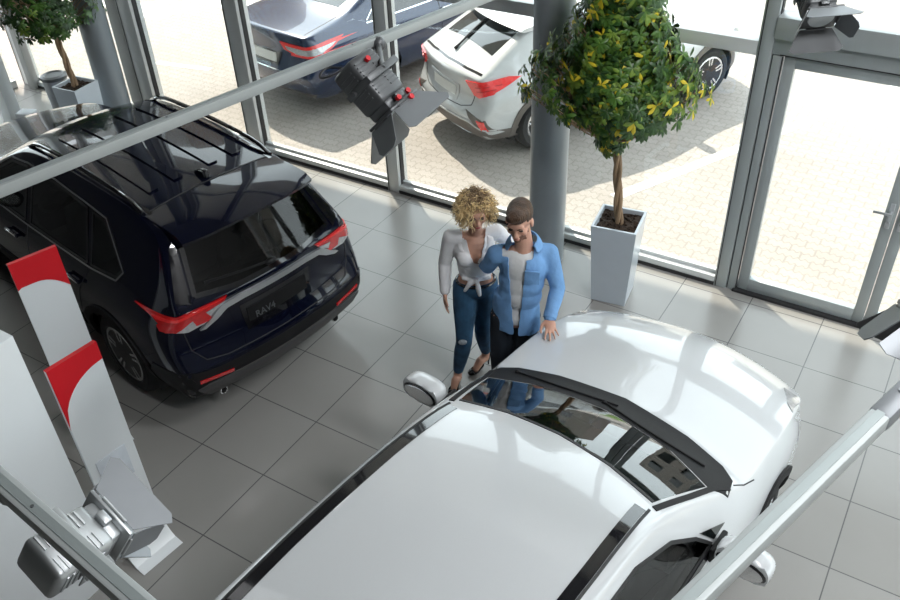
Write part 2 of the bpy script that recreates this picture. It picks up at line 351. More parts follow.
# ------------------------------------------------------------------ cars
# car space: x forward from the rear bumper, y to the car's left, z up
SL = [1, .88, .5, 0, -.5, -.88, -1]
def lerp(a, b, t): return a+(b-a)*t
class Car:
    def __init__(s, name, loc, rz, label, cat, cfg):
        s.root = thing(name, loc, label, cat, rz); s.c = cfg
        T, n = cfg['top'], len(cfg['top'])
        yb = cfg['yrow']; zb = cfg['zrow']; tp = cfg['taper']
        def side(k, r):
            x, z, hw, cr, bow = T[k]; t = tp[k]
            if r == 6: return x, hw, z
            if r == 5:
                _, y4, z4 = side(k, 4); f = .84
                y, zz = lerp(y4, hw, f)+.018*min(1, (z-z4)/.3), lerp(z4, z, f)
            else:
                y = yb[r]*t; zz = zb[r]
                if r == 4: zz = min(zz, z-.035); y = max(y, hw+.02) if k not in (0, n-1) else y
                if r == 3: zz = min(zz, z-.13)
                if r == 2: zz = min(zz, z-.26)
            xx = x
            if k == 0: xx, zz = cfg['rear'][r] if r < 5 else (lerp(cfg['rear'][4][0], x, .8), zz)
            if k == n-1: xx, zz = cfg['front'][r] if r < 5 else (lerp(cfg['front'][4][0], x, .8), zz)
            if r == 0 and 0 < k < n-1: y *= .96
            return xx, y, zz
        def P(k, r, j):
            x, y, z = side(k, r); sg = SL[j]; q = 1-sg*sg
            bow = T[k][4]
            if k == 0 and r < 6: bow = -cfg['bowR']
            if k == n-1 and r < 6: bow = cfg['bowF']
            if r in (0,) and 0 < k < n-1: bow = 0
            return V((x+bow*q, y*sg, z+(T[k][3]*q if r == 6 else 0)))
        bm = B(); vs = {}
        def vv(k, r, j):
            if (k, r, j) not in vs: vs[k, r, j] = bm.verts.new(P(k, r, j))
            return vs[k, r, j]
        q = lambda *a: bm.faces.new([vv(*p) for p in a])
        for k in range(n-1):
            for j in range(6):
                q((k, 6, j), (k+1, 6, j), (k+1, 6, j+1), (k, 6, j+1)); q((k, 0, j), (k+1, 0, j), (k+1, 0, j+1), (k, 0, j+1))
            for r in range(6):
                q((k, r, 0), (k+1, r, 0), (k+1, r+1, 0), (k, r+1, 0)); q((k, r, 6), (k+1, r, 6), (k+1, r+1, 6), (k, r+1, 6))
        for r in range(6):
            for j in range(6):
                q((0, r, j), (0, r+1, j), (0, r+1, j+1), (0, r, j+1)); q((n-1, r, j), (n-1, r+1, j), (n-1, r+1, j+1), (n-1, r, j+1))
        bmesh.ops.recalc_face_normals(bm, faces=bm.faces)
        cl = bm.edges.layers.float.new('crease_edge')
        for (k0, r0, k1, r1, cr) in cfg.get('crease', []):
            for j in range(7):
                a, b = vs.get((k0, r0, j)), vs.get((k1, r1, j))
                if a and b:
                    e = bm.edges.get((a, b))
                    if e: e[cl] = cr
        for (kk, rr, cr) in cfg.get('cross_crease', []):
            for j in range(6):
                e = bm.edges.get((vs[kk, rr, j], vs[kk, rr, j+1]))
                if e: e[cl] = cr
        o = new('body', bm, cfg['paint'], s.root, recalc=False)
        md = o.modifiers.new('s', 'SUBSURF'); md.levels = md.render_levels = cfg.get('lev', 3)
        evaluated(o); s.body = o
        bm = B(); bm.from_mesh(o.data); s.bvh = BVHTree.FromBMesh(bm); bm.free()
        s.holes = []
    AX = dict(L=((0, 2), 1, 1), R=((0, 2), 1, -1), B=((1, 2), 0, -1), F=((1, 2), 0, 1), T=((0, 1), 2, 1))
    def hit(s, p, ax):
        (a, b), c, sg = s.AX[ax]; o = V((0, 0, 0)); o[a], o[b] = p[0], p[1]; o[c] = 7*sg
        d = V((0, 0, 0)); d[c] = -sg
        h = s.bvh.ray_cast(o, d)
        return (h[0], h[1]) if h[0] is not None else (None, None)
    def patch(s, name, poly, ax, m, off=.004, thick=.012, step=.07, parent=None, label=None):
        bm = B(); vs = [bm.verts.new((x, y, 0)) for x, y in poly]; bm.faces.new(vs)
        bmesh.ops.triangulate(bm, faces=bm.faces[:])
        for i in (0, 1):
            lo, hi = min(p[i] for p in poly), max(p[i] for p in poly)
            t = math.ceil(lo/step)*step
            while t < hi:
                co = V((0, 0, 0)); no = V((0, 0, 0)); co[i] = t; no[i] = 1
                bmesh.ops.bisect_plane(bm, geom=bm.verts[:]+bm.edges[:]+bm.faces[:], plane_co=co, plane_no=no, dist=1e-5); t += step
        bmesh.ops.remove_doubles(bm, verts=bm.verts, dist=1e-4)
        kill = []; low = {}
        for v in bm.verts:
            h, nn = s.hit((v.co.x, v.co.y), ax)
            if h is None: kill.append(v)
            else: v.co = h+nn*off; low[v] = h-nn*(thick-off)
        bmesh.ops.delete(bm, geom=kill, context='VERTS')
        bmesh.ops.recalc_face_normals(bm, faces=bm.faces)
        c = s.AX[ax]
        if sum(f.normal[c[1]] for f in bm.faces)*c[2] < 0: bmesh.ops.reverse_faces(bm, faces=bm.faces)
        be = [e for e in bm.edges if len(e.link_faces) == 1]; dup = {}
        for e in be:
            f = e.link_faces[0]; a, b = e.verts
            for w in (a, b):
                if w not in dup: dup[w] = bm.verts.new(low[w])
            try: bm.faces.new((b, a, dup[a], dup[b]))
            except ValueError: pass
        o = new(name, bm, m, parent or s.root, smooth=40, recalc=False)
        if label: o['label'] = label
        return o
    def strip(s, name, pts, ax, w, m, off=.004, thick=.008, parent=None, closed=False, step=.04):
        pts = [V(p) for p in pts]; P = []
        for a, b in zip(pts, pts[1:]):
            n = max(1, int((b-a).length/step))
            P += [a.lerp(b, i/n) for i in range(n)]
        P.append(pts[-1])
        H = [s.hit(p, ax) for p in P]; H = [h for h in H if h[0] is not None]
        if len(H) < 2: return None
        bm = B(); rows = []
        for i, (h, n) in enumerate(H):
            t = (H[min(i+1, len(H)-1)][0]-H[max(i-1, 0)][0]).normalized(); b = n.cross(t).normalized()*w/2
            rows.append([bm.verts.new(h+n*o+b*k) for o, k in ((off-thick, -1), (off, -1), (off, 1), (off-thick, 1))])
        for a, b in zip(rows, rows[1:]):
            for k in range(4): bm.faces.new((a[k], b[k], b[(k+1) % 4], a[(k+1) % 4]))
        bm.faces.new(rows[0]); bm.faces.new(rows[-1][::-1])
        return new(name, bm, m, parent or s.root, smooth=50)
    def cut(s, poly, ax):
        s.holes.append((poly, ax))
    def do_cuts(s, liner=None):
        bm = B(); bm.from_mesh(s.body.data)
        def inside(p, poly):
            r = False; j = len(poly)-1
            for i in range(len(poly)):
                (xi, yi), (xj, yj) = poly[i], poly[j]
                if (yi > p[1]) != (yj > p[1]) and p[0] < (xj-xi)*(p[1]-yi)/(yj-yi)+xi: r = not r
                j = i
            return r
        for poly, ax in s.holes:
            (a, b), c, sg = s.AX[ax]; n = len(poly)
            lo = [min(p[i] for p in poly)-.02 for i in (0, 1)]; hi = [max(p[i] for p in poly)+.02 for i in (0, 1)]
            def cand():
                out = []
                for f in bm.faces:
                    if f.normal[c]*sg < .12: continue
                    if (c == 1 and f.calc_center_median()[1]*sg < 0): continue
                    xs = [v.co[a] for v in f.verts]; ys_ = [v.co[b] for v in f.verts]
                    if max(xs) < lo[0] or min(xs) > hi[0] or max(ys_) < lo[1] or min(ys_) > hi[1]: continue
                    out.append(f)
                return out
            for i in range(n):
                p, q = poly[i], poly[(i+1) % n]
                co = V((0, 0, 0)); no = V((0, 0, 0)); co[a], co[b] = p; no[a], no[b] = -(q[1]-p[1]), q[0]-p[0]
                if no.length < 1e-6: continue
                # cut only the faces the edge itself runs through
                e0 = V((min(p[0], q[0]), min(p[1], q[1]))); e1 = V((max(p[0], q[0]), max(p[1], q[1])))
                fs = [f for f in cand() if not (max(v.co[a] for v in f.verts) < e0.x-.01 or min(v.co[a] for v in f.verts) > e1.x+.01 or max(v.co[b] for v in f.verts) < e0.y-.01 or min(v.co[b] for v in f.verts) > e1.y+.01)]
                g = set(fs)
                for f in fs: g.update(f.edges); g.update(f.verts)
                bmesh.ops.bisect_plane(bm, geom=list(g), plane_co=co, plane_no=no.normalized(), dist=1e-5)
            kill = []
            for f in cand():
                m_ = f.calc_center_median()
                if inside((m_[a], m_[b]), poly): kill.append(f)
            bmesh.ops.delete(bm, geom=kill, context='FACES')
        me = s.body.data; bm.to_mesh(me); bm.free(); me.set_sharp_from_angle(angle=math.radians(50))
    def arches(s, R=.405, clad='black_plastic', wide=.055):
        for nm, x in (('rear', s.c['ax'][0]), ('front', s.c['ax'][1])):
            zc = s.c['R']
            pol = [(x+R*math.cos(a), zc+R*math.sin(a)) for a in [PI*(-.25+1.5*i/18) for i in range(19)]]
            for ax, sg in (('L', 1), ('R', -1)):
                s.cut(pol, ax)
                if clad:
                    ring = [(x+(R-.01)*math.cos(a), zc+(R-.01)*math.sin(a)) for a in [PI*(-.12+1.24*i/20) for i in range(21)]]
                    out = [(x+(R+wide)*math.cos(a), zc+(R+wide)*math.sin(a)) for a in [PI*(-.12+1.24*i/20) for i in range(20, -1, -1)]]
                    s.patch('wheel_arch_trim', ring+out, ax, M[clad], off=.014, thick=.03, step=.1)
                bm = B()
                lathe(bm, [(R+.01, .42*sg), (R+.01, (s.c['w']-.07)*sg)], (x, 0, zc), 'y', 28); bmesh.ops.delete(bm, geom=[f for f in bm.faces if len(f.verts) > 4 and f.calc_center_median()[1]*sg > .6], context='FACES')
                bmesh.ops.delete(bm, geom=[f for f in bm.faces if f.calc_center_median().z < zc-.2], context='FACES')
                new('arch_liner', bm, M['cabin'], s.root)
    def wheels(s, style='alloy', spokes=5):
        R = s.c['R']; w = .225
        for x in s.c['ax']:
            for sg in (1, -1):
                yo = s.c['w']-.025; yc = yo-w/2
                bm = B(); rr = R*.66
                prof = [(rr, -w/2+.02), (rr+.02, -w/2), (R-.045, -w/2), (R-.012, -w/2+.03), (R, -w/2+.06), (R, w/2-.06), (R-.012, w/2-.03), (R-.045, w/2), (rr+.02, w/2), (rr, w/2-.02)]
                lathe(bm, prof, (x, yc*sg, R), 'y', 40)
                t = new('wheel', bm, M['rubber'], s.root)
                bm = B(); f = sg
                lathe(bm, [(rr+.004, f*w*.47), (rr-.014, f*w*.49), (rr-.03, f*w*.44), (rr-.035, 0), (.02, -.005)], (x, yc*sg, R), 'y', 40)
                for fc in bm.faces: fc.material_index = 0 if V((fc.calc_center_median().x-x, fc.calc_center_median().z-R)).length > rr-.034 else 1
                for k in range(spokes):
                    for d in (-.13, .13):
                        a = 2*PI*k/spokes+PI/2
                        p0 = V((x+.05*math.cos(a+d*2), (yc+w*.40)*sg, R+.05*math.sin(a+d*2))); p1 = V((x+(rr-.012)*math.cos(a+d), (yc+w*.42)*sg, R+(rr-.012)*math.sin(a+d)))
                        dd = (p1-p0); zx = dd.normalized(); yx = V((0, 1, 0)); xx = yx.cross(zx)
                        box(bm, (p0+p1)/2, (.032, .028, dd.length), Matrix((xx, yx, zx)).transposed(), bev=.006, mi=0, seg=1)
                lathe(bm, [(.065, (w*.36)*sg), (.065, (w*.43)*sg), (.03, w*.45*sg), (.001, w*.45*sg)], (x, yc*sg, R), 'y', 20)
                new('rim', bm, [M[style], M['alloy_dark']], t)
    def mirror(s, x, z, y, paint, sc=1.):
        for sg in (1, -1):
            bm = B()
            ell(bm, (x, (y+.09*sc)*sg, z+.03), (.085*sc, .13*sc, .074*sc), seg=24)
            for v in bm.verts:
                q = V(((v.co.x-x)/.085, (v.co.y*sg-y-.09*sc)/.13, (v.co.z-z-.03)/.074))/sc; k = q.length/max(1e-6, (abs(q.x)**3.2+abs(q.y)**3.2+abs(q.z)**3.2)**(1/3.2)); v.co = V((x+(v.co.x-x)*k, (y+.09*sc+(v.co.y*sg-y-.09*sc)*k)*sg, z+.03+(v.co.z-z-.03)*k))
                if v.co.x < x-.045*sc: v.co.x = x-.045*sc
            o = new('mirror_housing', bm, M[paint], s.root)
            bm = B(); cyl(bm, (x+.01, (y-.06)*sg, z-.05), (x, (y+.06)*sg, z-.02), .035, .028, seg=12)
            box(bm, (x+.04, (y-.05)*sg, z-.02), (.16, .03, .10), bev=.01); new('mirror_foot', bm, M['black_plastic'], o)
            bm = B(); ell(bm, (x-.047*sc, (y+.09*sc)*sg, z+.03), (.008, .118*sc, .064*sc), seg=20); new('mirror_rim', bm, M['gloss_black'], o)
            bm = B(); ell(bm, (x-.054*sc, (y+.09*sc)*sg, z+.03), (.004, .105*sc, .054*sc), seg=20); new('mirror_glass', bm, M['chrome'], o)
    def seat_set(s, xs, hy=.36, z0=.42, m='seat', belt=.95):
        for i, x in enumerate(xs):
            for y in ((hy, -hy) if i == 0 else (.42, 0, -.42)):
                w = .5 if i == 0 else .42
                bm = B(); box(bm, (x+.05, y, z0+.07), (.52, w, .15), bev=.05); o = new('seat', bm, M[m], s.root)
                bm = B(); box(bm, (x-.24, y, z0+.40), (.15, w*.94, .62), (0, -.32, 0), bev=.05); new('seat_back', bm, M[m], o)
                bm = B(); box(bm, (x-.36, y, z0+.76), (.10, .25, .17), (0, -.3, 0), bev=.04); cyl(bm, (x-.34, y-.06, z0+.6), (x-.36, y-.06, z0+.72), .008, seg=8); cyl(bm, (x-.34, y+.06, z0+.6), (x-.36, y+.06, z0+.72), .008, seg=8); new('headrest', bm, M[m], o)
    def cabin(s, x0, x1, xd, zb=.9, w=.74):
        bm = B(); box(bm, ((x0+x1)/2, 0, .36), (x1-x0, 2*w, .1))
        for sg in (1, -1): box(bm, ((x0+xd)/2, sg*(w+.02), (zb+.36)/2), (xd-x0, .05, zb-.38), bev=.02)
        box(bm, (x0+.04, 0, .65), (.06, 2*w, .55)); new('cabin_lining', bm, M['cabin'], s.root)
        bm = B(); box(bm, (xd+.22, 0, zb-.10), (.62, 2*w-.06, .20), (0, .06, 0), bev=.07); box(bm, (xd-.02, 0, zb-.30), (.25, .26, .5), bev=.04)
        d = new('dashboard', bm, M['cabin'], s.root)
        bm = B(); tube(bm, [V((xd-.22, .36, zb-.10))+Matrix.Rotation(-.45, 3, 'Y') @ V((0, .18*math.cos(a), .18*math.sin(a))) for a in [2*PI*i/24 for i in range(25)]], .014)
        cyl(bm, (xd-.0, .36, zb-.15), (xd-.23, .36, zb-.11), .05, .06); box(bm, (xd-.22, .36, zb-.11), (.03, .34, .05), (0, -.45, 0), bev=.01); new('steering_wheel', bm, M['black_plastic'], d)
    def door_lines(s, polylines, sides='LR', w=.009):
        for ax in sides:
            for p in polylines: s.strip('door_gap', p, ax, w, M['gasket'], off=.0016, thick=.006)

# ---- the dark SUV
suv_cfg = dict(paint=M['navy'], w=.915, R=.36, ax=(.93, 3.60), lev=3,
  top=[(.10, 1.09, .79, .02, -.10), (.22, 1.32, .675, .02, -.07), (.34, 1.54, .595, .03, -.05), (.52, 1.59, .59, .035, -.03), (1.0, 1.62, .60, .04, 0), (1.7, 1.63, .61, .04, 0), (2.15, 1.605, .615, .04, .03), (2.42, 1.54, .63, .04, .08), (2.85, 1.31, .71, .04, .13), (3.22, 1.09, .775, .03, .15), (3.32, 1.06, .79, .03, .15), (3.8, 1.01, .80, .03, .14), (4.25, .94, .77, .03, .16), (4.42, .82, .72, .02, .18)],
  taper=[.93, .965, .98, .99, 1, 1, 1, 1, 1, 1, 1, .99, .95, .86],
  yrow=[.86, .905, .9275, .92, .875], zrow=[.26, .45, .66, .88, 1.0],
  rear=[(.17, .27), (.07, .40), (.055, .60), (.13, .76), (.12, .96)], front=[(4.30, .24), (4.40, .38), (4.42, .5), (4.42, .62), (4.42, .74)],
  bowR=.11, bowF=.18, crease=[], cross_crease=[(0, 2, .6), (0, 6, .3), (2, 6, .3)])
suv = Car('suv', (.177, -2.126, 0), 2.955, 'dark navy SUV standing at the left of the showroom, seen from its rear', 'car', suv_cfg)
c = suv
c.arches(clad='black_plastic')
WIN_SUV = {'front_window': [(2.14, 1.09), (3.02, 1.09), (2.72, 1.30), (2.42, 1.46), (2.14, 1.50)], 'rear_window': [(1.16, 1.10), (2.05, 1.09), (2.05, 1.505), (1.6, 1.51), (1.22, 1.48)], 'quarter_window': [(.70, 1.21), (.76, 1.14), (1.10, 1.105), (1.14, 1.47), (.98, 1.46)]}
for ax in 'LR':
    for nm, pl in WIN_SUV.items():
        c.cut(pl, ax); c.patch(nm, pl, ax, M['privacy_glass' if nm != 'front_window' else 'car_glass'], off=.0, thick=.006)
    for pl in WIN_SUV.values(): c.strip('window_seal', pl+pl[:1], ax, .022, M['gloss_black'], off=.005)
    c.strip('chrome_trim', [(3.02, 1.075), (2.1, 1.068), (1.1, 1.083), (.76, 1.115), (.68, 1.20), (.96, 1.485), (1.25, 1.51), (1.7, 1.535), (2.14, 1.525), (2.45, 1.48), (2.75, 1.32)], ax, .016, M['chrome'], off=.009)
    for x in (1.22, 2.22):
        h, n = c.hit((x+.1, .93), ax); sg = 1 if ax == 'L' else -1
        bm = B(); box(bm, h+n*.03, (.21, .024, .030), bev=.01); cyl(bm, h+V((-.08, 0, 0)), h+n*.03+V((-.08, 0, 0)), .012, seg=10); cyl(bm, h+V((.08, 0, 0)), h+n*.03+V((.08, 0, 0)), .012, seg=10)
        o = new('door_handle', bm, M['navy'], c.root)
        bm = B(); box(bm, h+n*.043, (.19, .006, .010), bev=.002); new('chrome_insert', bm, M['chrome'], o)
    c.patch('sill_cladding', [(1.30, .24), (3.22, .24), (3.22, .43), (1.30, .43)], ax, M['black_plastic'], off=.012, thick=.03, step=.15)
    c.patch('door_garnish', [(1.42, .50), (3.10, .50), (3.05, .60), (1.5, .60)], ax, M['black_plastic'], off=.012, thick=.02, step=.15)
    c.patch('bumper_side', [(.05, .27), (.55, .27), (.54, .40), (.40, .60), (.05, .62)], ax, M['black_plastic'], off=.006, thick=.02, step=.08)
    c.patch('tail_lamp', [(.06, .95), (.22, .955), (.25, .99), (.20, 1.03), (.06, 1.05)], ax, M['lamp_red'], off=.012, thick=.02, step=.04)
c.door_lines([[(2.10, 1.07), (2.10, .45), (2.16, .30)], [(1.12, 1.08), (1.28, .84), (1.36, .62), (1.42, .45)], [(3.18, 1.02), (3.14, .60), (3.10, .45)], [(1.1, .30), (3.1, .30)]])
c.door_lines([[(.52, .80), (.75, .80), (.75, 1.0), (.52, 1.0), (.52, .80)]], 'R')
# tailgate
RW = [(.60, 1.16), (.28, 1.125), (-.28, 1.125), (-.60, 1.16), (-.51, 1.48), (-.3, 1.51), (.3, 1.51), (.51, 1.48)]
c.cut(RW, 'B'); c.patch('back_window', RW, 'B', M['privacy_glass'], off=.0, thick=.006)
c.strip('window_seal', RW+RW[:1], 'B', .035, M['gloss_black'], off=.005)
for sg in (1, -1):
    p = lambda pts: [(y*sg, z) for y, z in pts]
    c.patch('tailgate_pillar', p([(.64, 1.12), (.54, 1.50), (.60, 1.46), (.735, 1.16)]), 'B', M['gloss_black'], off=.006, step=.05)
    o = c.patch('tail_lamp', p([(.40, 1.095), (.43, 1.065), (.66, 1.02), (.76, .965), (.835, .95), (.835, 1.065), (.70, 1.085)]), 'B', M['lamp_red'], off=.014, thick=.024, step=.04)
    c.patch('lamp_strip', p([(.42, 1.088), (.68, 1.058), (.83, 1.03), (.83, 1.048), (.68, 1.076)]), 'B', M['lamp_red_hi'], off=.020, thick=.012, step=.04, parent=o)
    c.patch('reversing_lamp', p([(.44, 1.056), (.66, 1.010), (.79, .950), (.72, .925), (.60, .94)]), 'B', M['lamp_clear'], off=.011, thick=.02, step=.04, parent=o)
    c.patch('reflector', p([(.50, .475), (.76, .500), (.76, .525), (.50, .500)]), 'B', M['lamp_red'], off=.014, thick=.02, step=.05)
    c.strip('tailgate_gap', p([(.74, 1.10), (.745, .90), (.73, .76), (.66, .66), (.5, .635), (0, .63)]), 'B', .009, M['gasket'], off=.002)
    bm = B(); tube(bm, [(.22, .56*sg, .25), (.115, .56*sg, .245)], .032, 16); o = new('exhaust_tip', bm, M['chrome'], c.root)
    bm = B(); cyl(bm, (.125, .56*sg, .2455), (.113, .56*sg, .245), .025); new('exhaust_bore', bm, M['black_plastic'], o)
c.patch('chrome_garnish', [(.64, .905), (.56, .955), (.46, 1.045), (.30, 1.06), (-.30, 1.06), (-.46, 1.045), (-.56, .955), (-.64, .905), (-.60, .90), (-.50, .945), (-.42, 1.0), (-.28, 1.015), (.28, 1.015), (.42, 1.0), (.50, .945), (.60, .90)], 'B', M['satin'], off=.022, thick=.03, step=.05)
pr_ = c.patch('plate_recess', [(.32, .95), (.30, .72), (-.30, .72), (-.32, .95)], 'B', M['gloss_black'], off=.003, step=.08)
c.patch('plate_panel', [(.27, .90), (.27, .78), (-.27, .78), (-.27, .90)], 'B', M['black_plastic'], off=.010, step=.08, parent=pr_)
c.patch('bumper_cover', [(.88, .62), (.86, .30), (.45, .27), (-.45, .27), (-.86, .30), (-.88, .62), (-.6, .575), (.6, .575)], 'B', M['black_plastic'], off=.006, thick=.02, step=.06)
c.patch('skid_plate', [(.70, .46), (.78, .44), (.66, .29), (.45, .265), (-.45, .265), (-.66, .29), (-.78, .44), (-.70, .46)], 'B', M['grey_plastic'], off=.020, thick=.03, step=.06)
def letters(car, txt, y, z, h, m, ax='B', parent=None):
    cu = bpy.data.curves.new('t', 'FONT'); cu.body = txt; cu.size = h; cu.extrude = .003; cu.align_x = 'CENTER'
    o = bpy.data.objects.new('t', cu); COL.objects.link(o)
    dg = bpy.context.evaluated_depsgraph_get(); me = bpy.data.meshes.new_from_object(o.evaluated_get(dg)); bpy.data.objects.remove(o)
    hp, n = car.hit((y, z), ax); n = V((n.x, 0, n.z)).normalized()
    xx = V((0, -1, 0)); up = n.cross(xx).normalized()
    me.transform(Matrix.Translation(hp+n*.014) @ Matrix((xx, up, n)).transposed().to_4x4())
    me.materials.clear(); me.materials.append(m); q = bpy.data.objects.new('badge', me); COL.objects.link(q); q.parent = parent or car.root; return q
letters(c, 'RAV4', .13, .79, .075, M['badge'])
# wiper
bm = B(); pts = []
for i in range(9):
    y = lerp(.02, .50, i/8); z = lerp(1.165, 1.215, i/8); h, n = c.hit((y, z), 'B'); pts.append(h+n*.02)
tube(bm, pts, .009); h, n = c.hit((.0, 1.16), 'B'); ell(bm, h+n*.02, (.025, .05, .022)); new('rear_wiper', bm, M['black_plastic'], c.root)
# spoiler over the rear window
bm = B(); rows = []
for j in range(13):
    y = lerp(-.56, .56, j/12); s_ = y/.56
    f, nf = c.hit((.58, y*.97), 'T'); zt = f.z
    x1 = .12-.05*(1-s_*s_)+.03*abs(s_)**6
    rows.append([V((.60, y, zt+.002)), V((.40, y, zt+.002)), V((.22, y, zt-.010)), V((x1, y, zt-.045)), V((x1+.01, y, zt-.07)), V((.28, y, zt-.085)), V((.60, y, zt-.06))])
vr = [[bm.verts.new(p) for p in r] for r in rows]
for a, b in zip(vr, vr[1:]):
    for k in range(7): bm.faces.new((a[k], b[k], b[(k+1) % 7], a[(k+1) % 7]))
bm.faces.new(vr[0]); bm.faces.new(vr[-1][::-1]); new('spoiler', bm, M['navy'], c.root)
c.strip('spoiler_gap', [(.61, -.54), (.61, .54)], 'T', .012, M['gasket'], off=.003)
# roof: ribs, rails, fin
for y in (.15, .36, -.15, -.36):
    c.strip('roof_rib', [(.78, y), (2.12, y*.97)], 'T', .075, M['navy'], off=.013, thick=.02, step=.1)
for sg in (1, -1):
    c.strip('roof_moulding', [(.55, .52*sg), (1.4, .53*sg), (2.35, .54*sg)], 'T', .03, M['gloss_black'], off=.004, step=.08)
    pts = []
    for i in range(15):
        x = lerp(.62, 2.28, i/14); h, n = c.hit((x, .555*sg), 'T'); pts.append(h+V((0, 0, .005+.045*min(1, 5*(1-abs(2*i/14-1))))))
    bm = B(); tube(bm, pts, .017, 10); new('roof_rail', bm, M['gloss_black'], c.root)
h, n = c.hit((.72, 0), 'T')
bm = B(); prism(bm, [(h.x-.09, h.z-.01), (h.x+.10, h.z-.01), (h.x+.03, h.z+.03), (h.x-.05, h.z+.062), (h.x-.085, h.z+.06)], -.022, .022, 'xzy'); bmesh.ops.bevel(bm, geom=bm.edges[:], offset=.012, segments=2, affect='EDGES'); new('antenna_fin', bm, M['gloss_black'], c.root)
WS = [(2.50, .57), (2.57, .3), (2.59, 0), (2.57, -.3), (2.50, -.57), (3.12, -.70), (3.25, -.4), (3.29, 0), (3.25, .4), (3.12, .70)]
c.cut(WS, 'T'); c.patch('windshield', WS, 'T', M['car_glass'], off=.0, thick=.006)
c.patch('cowl', [(3.14, .72), (3.27, .4), (3.31, 0), (3.27, -.4), (3.14, -.72), (3.25, -.74), (3.40, -.4), (3.43, 0), (3.40, .4), (3.25, .74)], 'T', M['black_plastic'], off=.004)
c.patch('sunroof', [(1.62, .44), (2.34, .44), (2.38, 0), (2.34, -.44), (1.62, -.44)], 'T', M['gloss_black'], off=.003, step=.1) if False else None
for sg in (1, -1): c.patch('head_lamp', [(.40*sg, .80), (.70*sg, .82), (.80*sg, .76), (.62*sg, .72), (.40*sg, .74)], 'F', M['lamp_clear'], off=.008, step=.06)
c.patch('grille', [(.55, .72), (-.55, .72), (-.62, .42), (.62, .42)], 'F', M['black_plastic'], off=.006, step=.08)
c.mirror(2.86, 1.07, .92, 'navy'); c.seat_set([2.25, 1.35], z0=.45); c.cabin(.45, 3.0, 2.85, 1.0); c.do_cuts(); c.wheels()

# ---- the white car in the foreground
wc_cfg = dict(paint=M['white_car'], w=.885, R=.335, ax=(.80, 3.56), lev=3,
  top=[(.10, .98, .72, .02, -.10), (.30, 1.19, .66, .02, -.05), (.58, 1.36, .63, .03, -.03), (.85, 1.405, .63, .035, 0), (1.4, 1.44, .63, .035, 0), (2.0, 1.435, .63, .035, .02), (2.33, 1.40, .63, .035, .06), (2.50, 1.36, .64, .035, .10), (2.85, 1.20, .70, .035, .15), (3.16, 1.03, .77, .03, .18), (3.26, .995, .79, .03, .18), (3.66, .965, .80, .045, .16), (4.10, .89, .785, .05, .17), (4.38, .74, .75, .03, .20)],
  taper=[.92, .965, .985, 1, 1, 1, 1, 1, 1, 1, 1, .995, .96, .86],
  yrow=[.84, .88, .90, .885, .83], zrow=[.22, .38, .58, .80, .94],
  rear=[(.17, .25), (.07, .40), (.06, .58), (.10, .74), (.11, .90)], front=[(4.22, .20), (4.32, .34), (4.36, .46), (4.36, .56), (4.36, .66)],
  bowR=.12, bowF=.20)
wc = Car('white_car', (2.450, -5.443, 0), 1.45, 'white car in the foreground whose hood the man is touching', 'car', wc_cfg)
c = wc
c.arches(R=.385, clad='black_plastic', wide=.05)
WSW = [(2.57, .575), (2.64, .3), (2.665, 0), (2.64, -.3), (2.57, -.575), (2.98, -.68), (3.10, -.42), (3.15, 0), (3.10, .42), (2.98, .68)]
c.cut(WSW, 'T'); c.patch('windshield', WSW, 'T', M['shield_glass'], off=.0, thick=.006, step=.05)
c.strip('windshield_seal', WSW[:5], 'T', .02, M['gasket'], off=.004)
for sg in (1, -1): c.strip('pillar_trim', [(2.53, .60*sg), (2.80, .665*sg), (3.00, .705*sg), (3.12, .755*sg)], 'T', .03, M['black_plastic'], off=.006)
CW = [(2.98, .70), (3.10, .43), (3.155, 0), (3.10, -.43), (2.98, -.70), (3.06, -.775), (3.20, -.745), (3.27, -.66), (3.35, -.42), (3.41, 0), (3.35, .42), (3.27, .66), (3.20, .745), (3.06, .775)]
c.patch('cowl', CW, 'T', M['black_plastic'], off=.003, step=.05)
for a, b in (((3.16, .62), (3.24, -.02)), ((3.20, .05), (3.12, -.60))):
    pts = []
    for i in range(11):
        p = V(a).lerp(V(b), i/10); h, n = c.hit((p.x-.04*math.sin(PI*i/10)+.03, p.y), 'T'); pts.append(h+n*.010)
    bm = B(); tube(bm, pts, .006); ell(bm, pts[0], .014); new('wiper', bm, M['black_plastic'], c.root)
FW = [(1.60, .965), (2.80, .975), (2.69, 1.09), (2.50, 1.22), (2.20, 1.32), (1.60, 1.35)]
RWW = [(1.52, .965), (1.52, 1.35), (1.1, 1.33), (.80, 1.27), (.62, 1.13), (.70, 1.0)]
